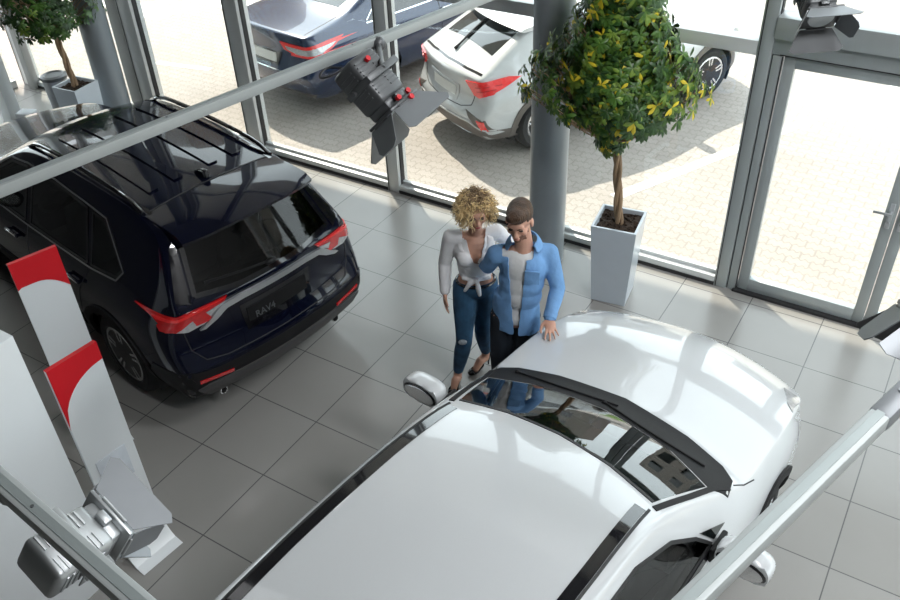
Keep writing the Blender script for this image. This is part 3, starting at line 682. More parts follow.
for ax in 'LR':
    sg = 1 if ax == 'L' else -1
    for nm, pl in (('front_window', FW), ('rear_window', RWW)):
        c.cut(pl, ax); c.patch(nm, pl, ax, M['car_glass'], off=.0, thick=.006)
        c.strip('window_seal', pl+pl[:1], ax, .02, M['gasket'], off=.004)
    c.strip('belt_moulding', [(.66, .955), (2.80, .955)], ax, .03, M['gloss_black'], off=.010)
    c.patch('corner_window', [(2.83, .978), (2.96, .978), (2.73, 1.09)], ax, M['dark_glass'], off=.004, step=.05)
    c.strip('roof_strip', [(.70, .545*sg), (1.3, .560*sg), (2.0, .560*sg), (2.48, .550*sg)], 'T', .058, M['gloss_black'], off=.004, step=.08)
    c.strip('roof_strip_edge', [(.70, .585*sg), (1.3, .597*sg), (2.0, .597*sg), (2.50, .588*sg)], 'T', .014, M['gasket'], off=.007, step=.08)
    c.strip('hood_gap', [(3.17, .76*sg), (3.24, .795*sg), (3.34, .815*sg)], 'T', .008, M['gasket'], off=.0015)
    for x in (1.70, .75):
        h, n = c.hit((x+.08, .80), ax); bm = B(); box(bm, h+n*.028, (.20, .022, .03), bev=.01)
        for d in (-.08, .08): cyl(bm, h+V((d, 0, 0)), h+n*.03+V((d, 0, 0)), .012, seg=10)
        new('door_handle', bm, M['white_car'], c.root)
    c.patch('sill_cladding', [(1.15, .20), (3.16, .20), (3.16, .34), (1.15, .34)], ax, M['black_plastic'], off=.010, thick=.03, step=.15)
    c.patch('head_lamp', [(4.02, .70), (4.42, .60), (4.42, .69), (4.22, .77), (4.08, .80)], ax, M['lamp_clear'], off=.006, step=.04)
    c.strip('hood_ridge', [(3.34, .50*sg), (3.7, .52*sg), (4.08, .46*sg)], 'T', .10, M['white_car'], off=.006, thick=.012, step=.08) if False else None
    c.patch('head_lamp', [(4.00, .80*sg), (4.10, .72*sg), (4.28, .64*sg), (4.27, .73*sg), (4.12, .81*sg)], 'T', M['lamp_clear'], off=.006, step=.04)
    c.patch('head_lamp', [(.42*sg, .66), (.66*sg, .70), (.70*sg, .60), (.44*sg, .58)], 'F', M['lamp_clear'], off=.006, step=.05)
    c.patch('tail_lamp', [(.40*sg, .86), (.80*sg, .92), (.82*sg, .78), (.42*sg, .80)], 'B', M['lamp_red'], off=.008, step=.06)
c.door_lines([[(1.56, .95), (1.56, .42), (1.62, .28)], [(2.92, .94), (2.97, .6), (2.95, .30)], [(.78, .95), (.98, .68), (1.18, .42)]])
BW = [(.56, 1.04), (-.56, 1.04), (-.56, 1.29), (.56, 1.29)]
c.patch('back_window', BW, 'B', M['dark_glass'], off=.004, step=.08)
c.patch('grille', [(.60, .52), (-.60, .52), (-.66, .28), (.66, .28)], 'F', M['black_plastic'], off=.006, step=.08)
c.patch('bumper_cover', [(.80, .40), (.78, .26), (-.78, .26), (-.80, .40)], 'B', M['black_plastic'], off=.006, step=.08)
c.mirror(2.76, 1.0, .90, 'white_car', 1.06); c.seat_set([2.0, 1.05], z0=.36); c.cabin(.5, 2.9, 2.72, .92, .72)
bm = B(); ell(bm, (2.60, 0, 1.26), (.02, .12, .035)); cyl(bm, (2.62, 0, 1.27), (2.70, 0, 1.33), .010, seg=8); new('inner_mirror', bm, M['black_plastic'], c.root)
c.do_cuts(); c.wheels(); wc.root.scale = (1, 1.03, 1)

# ---- the white crossover outside
ch_cfg = dict(paint=M['white_car'], w=.89, R=.345, ax=(.86, 3.50), lev=2,
  top=[(.06, 1.02, .72, .03, -.10), (.22, 1.10, .70, .03, -.08), (.52, 1.28, .63, .03, -.06), (.85, 1.44, .58, .03, -.03), (1.15, 1.50, .58, .03, 0), (1.7, 1.53, .59, .03, 0), (2.1, 1.50, .59, .03, .03), (2.36, 1.43, .60, .03, .07), (2.72, 1.24, .67, .03, .12), (3.06, 1.04, .76, .03, .14), (3.16, 1.0, .78, .03, .14), (3.6, .96, .78, .04, .13), (3.98, .87, .74, .04, .14), (4.18, .74, .66, .03, .18)],
  taper=[.90, .94, 1.0, 1.02, 1, .98, .98, .98, .99, 1, 1, .99, .94, .82],
  yrow=[.84, .88, .90, .90, .82], zrow=[.24, .40, .60, .82, .96],
  rear=[(.16, .25), (.04, .40), (.03, .56), (.14, .74), (.08, .94)], front=[(4.04, .22), (4.14, .36), (4.18, .48), (4.18, .58), (4.18, .68)],
  bowR=.14, bowF=.18, cross_crease=[(0, 2, .5), (0, 6, .5)])
def chr_loc(h, wheel, ax, lat, side=-1):
    hv = V((math.cos(h), math.sin(h))); rv = V((hv.y, -hv.x)); p = V(wheel)-hv*ax-rv*lat; return (p.x, p.y, -.03)
ch = Car('crossover', (-.98, 2.06, -.03), 1.062, 'white crossover parked on the paving outside, behind the column and plant', 'car', ch_cfg)
c = ch
c.arches(R=.40, clad='brown_plastic', wide=.06)
DG = M['dark_glass']
c.patch('back_window', [(.34, .52), (.60, .50), (.90, .44), (.90, -.44), (.60, -.50), (.34, -.52)], 'T', DG, off=.004, step=.08)
for ax in 'LR':
    sg = 1 if ax == 'L' else -1
    c.patch('side_window', [(1.0, 1.06), (1.3, 1.04), (2.78, 1.03), (2.5, 1.22), (2.25, 1.34), (1.9, 1.40), (1.45, 1.40)], ax, DG, off=.004)
    c.patch('tail_lamp', [(.06, .88), (.16, .86), (.34, .92), (.56, 1.0), (.40, 1.02), (.06, 1.0)], ax, M['lamp_red_hi'], off=.02, thick=.03, step=.04)
    o = c.patch('tail_lamp', [(.50*sg, .98), (.66*sg, 1.0), (.80*sg, 1.0), (.80*sg, .86), (.68*sg, .80), (.60*sg, .82)], 'B', M['lamp_red_hi'], off=.02, thick=.03, step=.04)
    c.strip('lamp_line', [(.64*sg, .93), (.79*sg, .95)], 'B', .012, M['lamp_red'], off=.026, parent=o); c.strip('lamp_line', [(.66*sg, .88), (.79*sg, .91)], 'B', .012, M['lamp_red'], off=.026, parent=o)
    o = c.patch('fog_lamp', [(.50*sg, .62), (.80*sg, .56), (.82*sg, .40), (.74*sg, .42)], 'B', M['brown_plastic'], off=.006, step=.05)
    c.patch('fog_lamp_lens', [(.71*sg, .55), (.79*sg, .54), (.80*sg, .42), (.76*sg, .43)], 'B', M['lamp_red_hi'], off=.014, step=.05, parent=o)
    c.patch('sill_cladding', [(1.3, .24), (3.08, .24), (3.08, .40), (1.3, .40)], ax, M['brown_plastic'], off=.012, step=.15)
    c.strip('tailgate_gap', [(.60*sg, .82), (.56*sg, .68), (.40*sg, .63), (0, .62)], 'B', .010, M['gasket'], off=.002)
    c.patch('head_lamp', [(3.72, .74), (4.2, .66), (4.2, .74), (3.95, .84)], ax, M['lamp_clear'], off=.006, step=.06)
c.patch('bumper_cover', [(.86, .40), (.60, .48), (-.60, .48), (-.86, .40), (-.80, .27), (-.4, .24), (.4, .24), (.80, .27)], 'B', M['brown_plastic'], off=.010, thick=.02, step=.07)
c.strip('bumper_strip', [(.50, .31), (.42, .27), (-.42, .27), (-.50, .31)], 'B', .035, M['satin'], off=.016)
c.strip('bumper_line', [(.82, .42), (.58, .50), (-.58, .50), (-.82, .42)], 'B', .02, M['white_car'], off=.016)
pr_ = c.patch('plate_recess', [(.34, .87), (.30, .66), (-.30, .66), (-.34, .87)], 'B', M['white_car'], off=.006, step=.08)
c.patch('number_plate', [(.26, .83), (.26, .71), (-.26, .71), (-.26, .83)], 'B', M['plate'], off=.013, step=.08, parent=pr_)
c.strip('tailgate_lip', [(.12, .66), (.07, .4), (.04, 0), (.07, -.4), (.12, -.66)], 'T', .03, M['gloss_black'], off=.006)
bm = B(); rows = []
for j in range(11):
    y = lerp(-.60, .60, j/10); s_ = y/.6; h, n = c.hit((.98, y*.9), 'T'); z = h.z
    rows.append([bm.verts.new(p) for p in (V((1.02, y, z+.015)), V((.72-.10*(1-s_*s_), y, z-.015)), V((.68-.10*(1-s_*s_), y, z-.035)), V((.72-.10*(1-s_*s_), y, z-.055)), V((1.02, y, z-.05)))])
for a, b in zip(rows, rows[1:]):
    for k in range(5): bm.faces.new((a[k], b[k], b[(k+1) % 5], a[(k+1) % 5]))
bm.faces.new(rows[0]); bm.faces.new(rows[-1][::-1]); new('spoiler', bm, M['white_car'], c.root)
pts = [];
for i in range(9):
    x = lerp(.16, .72, i/8); h, n = c.hit((x, lerp(.02, .10, i/8)), 'T'); pts.append(h+n*.02)
bm = B(); tube(bm, pts, [.022]+[.014]*8); new('rear_wiper', bm, M['black_plastic'], c.root)
WSC = [(2.42, .54), (2.50, 0), (2.42, -.54), (2.95, -.68), (3.10, -.4), (3.14, 0), (3.10, .4), (2.95, .68)]
c.patch('windshield', WSC, 'T', DG, off=.004)
c.patch('roof_panel', [(1.05, .46), (2.3, .47), (2.36, 0), (2.3, -.47), (1.05, -.46)], 'T', M['white_car'], off=.003, step=.15)
c.mirror(2.66, .99, .90, 'white_car'); c.door_lines([[(1.3, 1.02), (1.42, .42)], [(2.15, 1.02), (2.15, .42)], [(2.96, .98), (2.98, .42)]]); c.do_cuts(); c.wheels('alloy', 5); ch.root.scale = (.93, .93, .93)

# ---- the dark blue sedan outside
sd_cfg = dict(paint=M['sedan_blue'], w=.91, R=.335, ax=(1.10, 3.92), lev=2,
  top=[(.10, 1.03, .76, .015, -.12), (.34, 1.06, .74, .02, -.08), (.72, 1.09, .70, .03, -.06), (1.0, 1.18, .66, .03, -.06), (1.40, 1.34, .61, .03, -.04), (1.80, 1.40, .60, .03, 0), (2.25, 1.42, .60, .03, 0), (2.65, 1.38, .60, .03, .04), (2.85, 1.32, .62, .03, .08), (3.25, 1.13, .70, .03, .12), (3.55, 1.0, .77, .03, .14), (3.65, .97, .79, .03, .14), (4.2, .90, .78, .04, .14), (4.6, .76, .70, .03, .2)],
  taper=[.92, .97, .99, 1, 1, 1, 1, 1, 1, 1, 1, 1, .96, .84],
  yrow=[.86, .90, .92, .91, .85], zrow=[.22, .38, .58, .80, .94],
  rear=[(.18, .24), (.08, .38), (.05, .56), (.12, .74), (.09, .96)], front=[(4.5, .2), (4.62, .34), (4.66, .46), (4.66, .58), (4.64, .68)],
  bowR=.12, bowF=.2, cross_crease=[(0, 2, .5), (0, 6, .6)])
SH = 1.36
sd = Car('sedan', (-3.47, 1.80, -.03), SH, 'dark blue sedan parked outside at the left, seen from its tail', 'car', sd_cfg)
c = sd
c.arches(R=.375, clad=None)
for ax in 'LR':
    sg = 1 if ax == 'L' else -1
    c.patch('side_window', [(1.05, 1.0), (3.2, .98), (2.85, 1.18), (2.5, 1.29), (2.1, 1.325), (1.65, 1.29), (1.3, 1.17)], ax, DG, off=.004)
    c.strip('chrome_trim', [(1.0, .985), (3.25, .965)], ax, .016, M['chrome'], off=.008)
    c.strip('chrome_trim', [(1.02, 1.01), (1.3, 1.19), (1.65, 1.31), (2.1, 1.345), (2.5, 1.31)], ax, .012, M['chrome'], off=.008)
    c.patch('tail_lamp', [(.04, .80), (.16, .79), (.40, .86), (.62, .96), (.36, .955), (.04, .93)], ax, M['lamp_red_hi'], off=.010, thick=.02, step=.04)
    o = c.patch('tail_lamp', [(.36*sg, .95), (.90*sg, .93), (.90*sg, .80), (.60*sg, .81), (.42*sg, .86)], 'B', M['lamp_red_hi'], off=.010, thick=.02, step=.04)
    c.patch('reversing_lamp', [(.45*sg, .91), (.84*sg, .895), (.84*sg, .83), (.62*sg, .835), (.48*sg, .87)], 'B', M['lamp_clear'], off=.017, step=.05, parent=o)
    c.patch('reversing_lamp', [(.06, .83), (.16, .825), (.38, .88), (.48, .92), (.06, .895)], ax, M['lamp_clear'], off=.017, step=.05, parent=o)
    for x in (1.35, 2.35):
        h, n = c.hit((x, .84), ax); bm = B(); box(bm, h+n*.02, (.22, .03, .032), bev=.01); new('door_handle', bm, M['chrome'], c.root)
c.patch('back_window', [(.84, .50), (1.34, .46), (1.34, -.46), (.84, -.50), (.80, 0)], 'T', DG, off=.004, step=.08)
c.patch('windshield', [(2.88, .54), (2.94, 0), (2.88, -.54), (3.4, -.66), (3.56, 0), (3.4, .66)], 'T', DG, off=.004)
c.strip('trunk_gap', [(.72, .62), (.16, .66)], 'T', .01, M['gasket'], off=.0015); c.strip('trunk_gap', [(.72, -.62), (.16, -.66)], 'T', .01, M['gasket'], off=.0015)
c.strip('chrome_strip', [(.62, .62), (.48, .585), (-.48, .585), (-.62, .62)], 'B', .014, M['chrome'], off=.006)
c.patch('bumper_cover', [(.80, .34), (.70, .25), (-.70, .25), (-.80, .34)], 'B', M['brown_plastic'], off=.008, step=.08)
pr_ = c.patch('plate_recess', [(.36, .80), (.30, .64), (-.30, .64), (-.36, .80)], 'B', M['gloss_black'], off=.004, step=.08)
c.patch('number_plate', [(.26, .78), (.26, .67), (-.26, .67), (-.26, .78)], 'B', M['plate'], off=.011, step=.08, parent=pr_)
c.mirror(3.1, .97, .91, 'sedan_blue'); c.door_lines([[(1.30, .98), (1.44, .42)], [(2.22, .97), (2.22, .42)], [(3.4, .94), (3.36, .42)]]); c.do_cuts(); c.wheels('alloy', 8)

# ------------------------------------------------------------------ plants
def leaf(bm, o, d, n, L, W, mi):
    d = d.normalized(); s = d.cross(n)
    if s.length < 1e-3: s = d.orthogonal()
    s.normalize(); n = s.cross(d).normalized()
    p = [o, o+d*L*.35+s*W*.42-n*.004, o+d*L*.72+s*W*.5-n*.10*L, o+d*L-n*.22*L, o+d*L*.72-s*W*.5-n*.10*L, o+d*L*.35-s*W*.42-n*.004, o+d*L*.55+n*.02*L]
    v = [bm.verts.new(q) for q in p]
    for t in ((0, 1, 6), (1, 2, 6), (2, 3, 6), (3, 4, 6), (4, 5, 6), (5, 0, 6)):
        f = bm.faces.new([v[i] for i in t]); f.material_index = mi
def potted_tree(loc, rz, label, pot_top, pot_bot, pot_h, crown, ztr, n, cols, seed, lean=(0, 0)):
    rnd = random.Random(seed)
    t = thing('potted_tree', loc, label, 'plant', rz)
    bm = B(); a, b, h = pot_bot, pot_top, pot_h
    q = lambda r, z: [V((-r, -r, z)), V((r, -r, z)), V((r, r, z)), V((-r, r, z))]
    rings = [[bm.verts.new(p) for p in q(r, z)] for r, z in ((a, .004), (b, h), (b-.02, h), (b-.03, h-.05))]
    for x, y in zip(rings, rings[1:]):
        for k in range(4): bm.faces.new((x[k], x[(k+1) % 4], y[(k+1) % 4], y[k]))
    bm.faces.new(rings[0][::-1]); bm.faces.new(rings[-1])
    p = new('planter', bm, M['planter'], t, smooth=None)
    bm = B(); r = b-.026; N = 14
    g = [[bm.verts.new((lerp(-r, r, i/N), lerp(-r, r, j/N), h-.035+rnd.uniform(-.012, .012))) for j in range(N+1)] for i in range(N+1)]
    for i in range(N):
        for j in range(N): bm.faces.new((g[i][j], g[i+1][j], g[i+1][j+1], g[i][j+1]))
    for k in range(60): ell(bm, (rnd.uniform(-r, r)*.95, rnd.uniform(-r, r)*.95, h-.03), rnd.uniform(.006, .016), seg=6)
    new('soil', bm, M['soil'], t)
    for k in range(3):
        bm = B(); pts = []
        for i in range(22):
            z = lerp(h-.05, ztr+.35, i/21); a_ = k*2*PI/3+i*.42; rr = .022
            pts.append((lean[0]*i/21+rr*math.cos(a_), lean[1]*i/21+rr*math.sin(a_), z))
        tube(bm, pts, [.020-.006*i/21 for i in range(22)], 8); new('trunk', bm, M['bark'], t)
    bm = B(); br = B()
    for i in range(n):
        while True:
            z = rnd.uniform(crown[0][0], crown[-1][0])
            for (z0, r0), (z1, r1) in zip(crown, crown[1:]):
                if z0 <= z <= z1: R = lerp(r0, r1, (z-z0)/(z1-z0))
            if rnd.random() < (R/max(c_[1] for c_ in crown))**1.3+.05: break
        th = rnd.uniform(0, 2*PI); rad = R*math.sqrt(rnd.uniform(.12, 1.05))*(1+.16*math.sin(3*th+seed)+.1*math.sin(5*th+z*7))
        o = V((lean[0]+rad*math.cos(th), lean[1]+rad*math.sin(th), z+rnd.uniform(-.04, .04)))
        if loc[1]+o.y > .60 or any((V((loc[0]+o.x-cx, loc[1]+o.y-cy))).length < .27 for cx, cy in ((1.13, .40), (-4.72, .42))): continue
        out = V((math.cos(th), math.sin(th), rnd.uniform(-.1, .7))).normalized()
        k = 7 if rnd.random() < .7 else 6; ph = rnd.uniform(0, PI)
        e1 = out.orthogonal().normalized(); e2 = out.cross(e1)
        w = rnd.random(); edge = rad/R
        mi = 3 if w < cols[3]*(edge**2) else (2 if w < cols[3]+cols[2] else (1 if w < cols[3]+cols[2]+cols[1] else 0))
        L = rnd.uniform(.052, .088)
        for j in range(k):
            aa = ph+2*PI*j/k*.92
            d = (e1*math.cos(aa)+e2*math.sin(aa))*.9+out*rnd.uniform(.0, .35)+V((0, 0, -.45))
            leaf(bm, o, d, out, L*rnd.uniform(.8, 1.1), L*.36, (2 if mi == 3 and rnd.random() < .5 else mi) if rnd.random() < .8 else (min(3, mi+1) if cols[3] > .05 and mi < 3 else max(0, mi-1)))
        if i % 3 == 0:
            c0 = V((lean[0], lean[1], max(ztr, z-.28-rad*.3)))
            tube(br, [c0, c0.lerp(o, .5)+V((0, 0, -.03)), o], [.006, .0045, .003], 5)
    new('foliage', bm, [M['leaf1'], M['leaf2'], M['leaf3'], M['leaf4']], t, smooth=60, recalc=False); new('branches', br, M['bark'], t)
    return t
potted_tree((1.905, .165, 0), .14, 'green and yellow tree in a tall pale planter right of the man', .19, .15, .78,
    [(1.47, .07), (1.61, .13), (1.74, .32), (1.89, .54), (2.06, .60), (2.22, .52), (2.40, .38), (2.6, .30), (2.95, .2)], 1.50, 2000, (.46, .36, .10, .14), 3, (-.10, -.06))
potted_tree((-4.73, -.04, 0), .09, 'dark green tree in a pale planter at the far left, beyond the SUV', .18, .15, .75,
    [(1.36, .30), (1.50, .50), (1.75, .62), (2.1, .62), (2.5, .45), (2.9, .2)], 1.36, 1100, (.6, .34, .06, .0), 11, (-.10, 0))
# bin and carton behind the far planter
t = thing('waste_bin', (-5.56, .25, 0), 'small grey round bin behind the far left planter', 'bin')
bm = B(); lathe(bm, [(.13, .0), (.15, .55)], seg=28); new('bin_body', bm, M['bin'], t)
bm = B(); lathe(bm, [(.158, .55), (.158, .585), (.12, .60), (.10, .585)], seg=28); new('bin_rim', bm, M['spot_grey'], t)
t = thing('carton', (-5.22, -.45, 0), 'small pale and blue carton on the floor beyond the SUV hood', 'box', .4)
bm = B(); box(bm, (0, 0, .24), (.20, .16, .46), bev=.015); new('carton_body', bm, M['pale'], t)
bm = B(); box(bm, (0, 0, .30), (.205, .165, .16), bev=.015); new('blue_band', bm, M['blue'], t)

# ------------------------------------------------------------------ display boards
def board(loc, rz, label, w, h, foot, arc, pocket):
    t = thing('display_board', loc, label, 'display', rz, 'white and red display boards')
    th = .022; prof = [(0, .20)]
    for i in range(1, 9):
        a = i/8*PI/2*.80; prof.append((foot*(1-math.cos(a))*1.02, .20-.20*math.sin(a)/math.sin(PI/2*.80)*.985))
    prof[-1] = (foot, .004)
    outer = [(0, h)]+prof; inner = [(-th, h), (-th, .20)]+[(x-th*.8, max(0, z-th*.5)) for x, z in prof[1:]]
    pl = outer+inner[::-1]
    bm = B(); prism(bm, pl, -w/2, w/2, 'xzy'); new('white_panel', bm, M['white_board'], t, smooth=25)
    bm = B(); prism(bm, [(y, z) for y, z in arc], -.003-th, .004, 'yzx'); new('red_panel', bm, M['red_board'], t, smooth=None)
    if pocket:
        bm = B(); box(bm, (.004, -.005, h-.885), (.006, .20, .25), bev=.002); new('leaflet_pocket', bm, M['pocket'], t)
    return t
w_, h_ = .31, 1.66
arc2 = [(-w_/2, h_+.003), (-w_/2, h_-.44)]+[(lerp(-w_/2, w_/2, i/12), h_-.12-.30*(1-math.sqrt(max(0, 1-(1-i/12)**2)))) for i in range(13)]+[(w_/2, h_+.003)]
arc1 = [(-w_/2, h_+.003), (-w_/2, h_-.20)]+[(lerp(-w_/2, w_/2, i/12), h_-.185-.12*(max(0, i/12-.35)/.65)**2.2) for i in range(1, 13)]+[(w_/2, h_+.003)]
board((.345, -3.85, 0), -.10, 'white display board with a large red curved corner, nearest of the two beside the SUV', w_, h_, .17, arc2, True)
board((-.69, -3.32, 0), -.30, 'white display board with a red band across its top, beside the SUV rear door', w_, h_, .17, arc1, False)
t = thing('display_wall', (.0, -4.7, 0), 'tall plain white display wall at the left edge, in front of the display boards', 'display wall')
bm = B(); box(bm, (.035, 0, .985), (.58, 1.24, 1.97), bev=.004); new('panel', bm, M['white_board'], t)
bm = B(); box(bm, (.02, 0, 1.972), (.50, 1.16, .006), bev=.002); new('top_cover', bm, M['white_wall'], t)

# ------------------------------------------------------------------ lighting rails and spotlights
def rail(a, b, label, size=.043, sleeve=None, cab=None):
    a, b = V(a), V(b); d = b-a; L = d.length
    t = thing('lighting_rail', a, label, 'rail', math.atan2(d.y, d.x), 'suspended lighting rails')
    bm = B(); box(bm, (L/2, 0, 0), (L, size, size), bev=.006, seg=2); new('rail_profile', bm, M['rail'], t)
    for z in (1, -1):
        bm = B(); box(bm, (L/2, 0, z*size/2), (L-.002, size*.42, .004)); new('groove', bm, M['rail_dark'], t)
        for k in range(int(L/.5)):
            pass
    bm = B()
    for x in [.35+.9*k for k in range(int(L/.9)+1)]: cyl(bm, (x, 0, size/2-.002), (x, 0, size/2+.004), .004, seg=10)
    new('screw', bm, M['spot_grey'], t)
    if sleeve:
        bm = B(); box(bm, ((sleeve[0]+sleeve[1])/2, 0, 0), (sleeve[1]-sleeve[0], size*1.12, size*1.12), bev=.01); cyl(bm, (sleeve[0]+.1, 0, size*.5), (sleeve[0]+.1, 0, size*.62), .009, seg=12); new('joint_sleeve', bm, M['spot_flap'], t)
    for x in cab or (.02, L-.02):
        bm = B(); cyl(bm, (x, 0, size/2), (x, 0, H-a.z), .003, seg=8); new('suspension_cable', bm, M['spot_grey'], t)
    return t
ZR = 3.3
pA, pA2 = V((1.45, -4.42, ZR)), V((1.94, -2.14, ZR)); dA = (pA2-pA).normalized()
rail(pA-dA*.62, pA2+dA*1.7, 'grey lighting rail slanting across the upper left, in front of the SUV')
pB, pB2 = V((2.54, -5.205, ZR)), V((3.03, -5.26, ZR)); dB = (pB2-pB).normalized()
rail(pB-dB*1.1, pB2+dB*.72, 'grooved lighting rail crossing the bottom left corner', cab=(.03,))
pC, pC2 = V((3.89, -4.75, ZR)), V((4.115, -4.03, ZR)); dC = (pC2-pC).normalized()
rail(pC-dC*2.2, pC2+dC*2.1, 'grooved lighting rail crossing the lower right, over the white car', sleeve=(2.85, 3.25))
def spot(loc, aim, upv, label, sc, body, flap, flapin, open_=.45, lens=True, hang=None, knobs=True, fins='spot_flap_dark', cord=True, flapL=.13):
    z = V(aim).normalized(); x = V(upv).cross(z).normalized(); y = z.cross(x)
    t = thing('spotlight', loc, label, 'spotlight', group='spotlights with barn doors'); t.rotation_euler = Matrix((x, y, z)).transposed().to_euler(); t.scale = (sc, sc, sc)
    bm = B(); box(bm, (0, 0, -.13), (.17, .15, .22), bev=.022, seg=3); h = new('housing', bm, M[body], t)
    bm = B()
    for k in range(9):
        for sx in (-.045, .045): box(bm, (sx, .076, -.21+.018*k), (.055, .006, .007))
    for k in range(7):
        for sx in (-1, 1): box(bm, (sx*.086, 0, -.2+.022*k), (.006, .09, .008))
    bmesh.ops.recalc_face_normals(bm, faces=bm.faces); me_ = bpy.data.meshes.new('f'); bm.to_mesh(me_); bm.free()
    bm = B(); bm.from_mesh(h.data); n0 = len(bm.faces); bm.from_mesh(me_); setmat(bm, n0, 1); bm.to_mesh(h.data); bm.free(); h.data.materials.append(M[fins])
    bm = B(); box(bm, (0, 0, -.01), (.15, .135, .05), bev=.015); box(bm, (0, 0, .02), (.20, .18, .014), bev=.004); box(bm, (0, .078, -.01), (.05, .03, .03), bev=.006); new('front_frame', bm, M[body], t)
    if lens:
        bm = B(); lathe(bm, [(.075, .024), (.07, .034), (.001, .040)], seg=28); new('lens', bm, M['spot_lens'], t)
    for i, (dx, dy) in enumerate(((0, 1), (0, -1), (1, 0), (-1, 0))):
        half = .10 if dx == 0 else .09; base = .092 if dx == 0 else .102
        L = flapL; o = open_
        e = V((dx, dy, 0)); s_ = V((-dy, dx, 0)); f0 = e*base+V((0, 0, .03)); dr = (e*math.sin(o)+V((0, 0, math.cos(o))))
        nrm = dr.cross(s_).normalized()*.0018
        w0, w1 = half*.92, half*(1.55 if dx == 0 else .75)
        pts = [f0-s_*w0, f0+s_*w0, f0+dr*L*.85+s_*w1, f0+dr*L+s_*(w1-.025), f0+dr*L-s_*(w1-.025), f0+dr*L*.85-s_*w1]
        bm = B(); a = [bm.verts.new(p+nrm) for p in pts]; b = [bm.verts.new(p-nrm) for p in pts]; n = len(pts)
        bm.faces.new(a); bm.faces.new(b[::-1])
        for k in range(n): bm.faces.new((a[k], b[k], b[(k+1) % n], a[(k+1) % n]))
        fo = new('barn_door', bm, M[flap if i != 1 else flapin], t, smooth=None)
        bm = B(); cyl(bm, f0-s_*w0*.6, f0+s_*w0*.6, .006, seg=10); new('hinge', bm, M[body], fo)
    if knobs:
        for p in ((-.0, .085, -.20), (.07, .07, .0), (-.03, .10, .0), (.03, .10, .03)):
            bm = B(); lathe(bm, [(.012, -.008), (.012, .008)], p, 'y', 10); new('red_knob', bm, M['red_knob'], t)
    # yoke and clamp up to the rail
    bm = B()
    for s_ in (1, -1): box(bm, (s_*.102, .03, -.13), (.006, .17, .03), bev=.002); cyl(bm, (s_*.085, 0, -.13), (s_*.118, 0, -.13), .012, seg=12)
    box(bm, (0, .115, -.13), (.21, .006, .03), bev=.002); new('yoke', bm, M[body], t)
    bm = B(); cyl(bm, (.105, -.0, -.13), (.135, 0, -.13), .017, seg=10); new('tilt_knob', bm, M['black_knob'], t)
    if hang:
        bpy.context.view_layer.update(); inv = (Matrix.Translation(V(loc)) @ Matrix((x, y, z)).transposed().to_4x4() @ Matrix.Scale(sc, 4)).inverted()
        top = inv @ V(hang); y0 = V((0, .115, -.13))
        bm = B(); tube(bm, [y0, y0.lerp(top, .5), top], .012, 10); ell(bm, top, (.034, .034, .034), seg=12); new('rail_clamp', bm, M[body], t)
        if not cord: return t
        bm = B(); p0 = V((-.03, -.02, -.24)); q = [p0, p0+V((-.03, -.05, -.06)), p0+V((-.10, -.06, -.04)), p0+V((-.11, .02, .0)), top+V((-.02, 0, 0))]
        pts = []
        for i in range(len(q)-1):
            for k in range(6): pts.append(q[i].lerp(q[i+1], k/6))
        pts.append(q[-1])
        for _ in range(6): pts = [pts[0]]+[(pts[i-1]+pts[i]*2+pts[i+1])/4 for i in range(1, len(pts)-1)]+[pts[-1]]
        tube(bm, pts, .0045, 6); new('cable', bm, M['black_knob'], t)
    return t
RI, UI, TO = V((.836, .549, 0)), V((-.37, .50, .79)), V((.41, -.66, .61))     # to the right, upwards and towards the viewer, roughly
S1A, S1U = V((.708, .065, -.693)), V((.715, -.029, .678))
S2L, S2A, S2U = V((2.640, -5.098, 3.08)), V((-.04, .968, -.249)), V((.477, .233, .849))
spot((2.0, -3.0, 3.12), S1A, S1U, 'dark grey spotlight with red knobs hanging under the upper left rail', 1.0, 'spot_grey', 'spot_flap', 'spot_flap_dark', .62, hang=(1.815, -2.80, 3.29))
spot(S2L, S2A, S2U, 'silver spotlight with grey barn doors under the bottom left rail', .70, 'spot_silver', 'spot_flap', 'spot_flap', .22, hang=(2.58, -5.21, 3.28), knobs=False, fins='spot_silver', cord=False, flapL=.125)
spot((3.345, -1.335, 3.19), -UI*.80+TO*.30, TO+UI*.4, 'spotlight with open barn doors at the top right, before the glass door', .85, 'spot_grey', 'spot_flap', 'spot_flap_dark', .55, knobs=False)
spot((4.17, -3.50, 3.19), -UI*.7-RI*.35-TO*.2, TO+UI*.3, 'spotlight at the right edge showing only its grey barn door', 1.0, 'spot_grey', 'spot_flap', 'spot_flap_dark', .5, knobs=False)

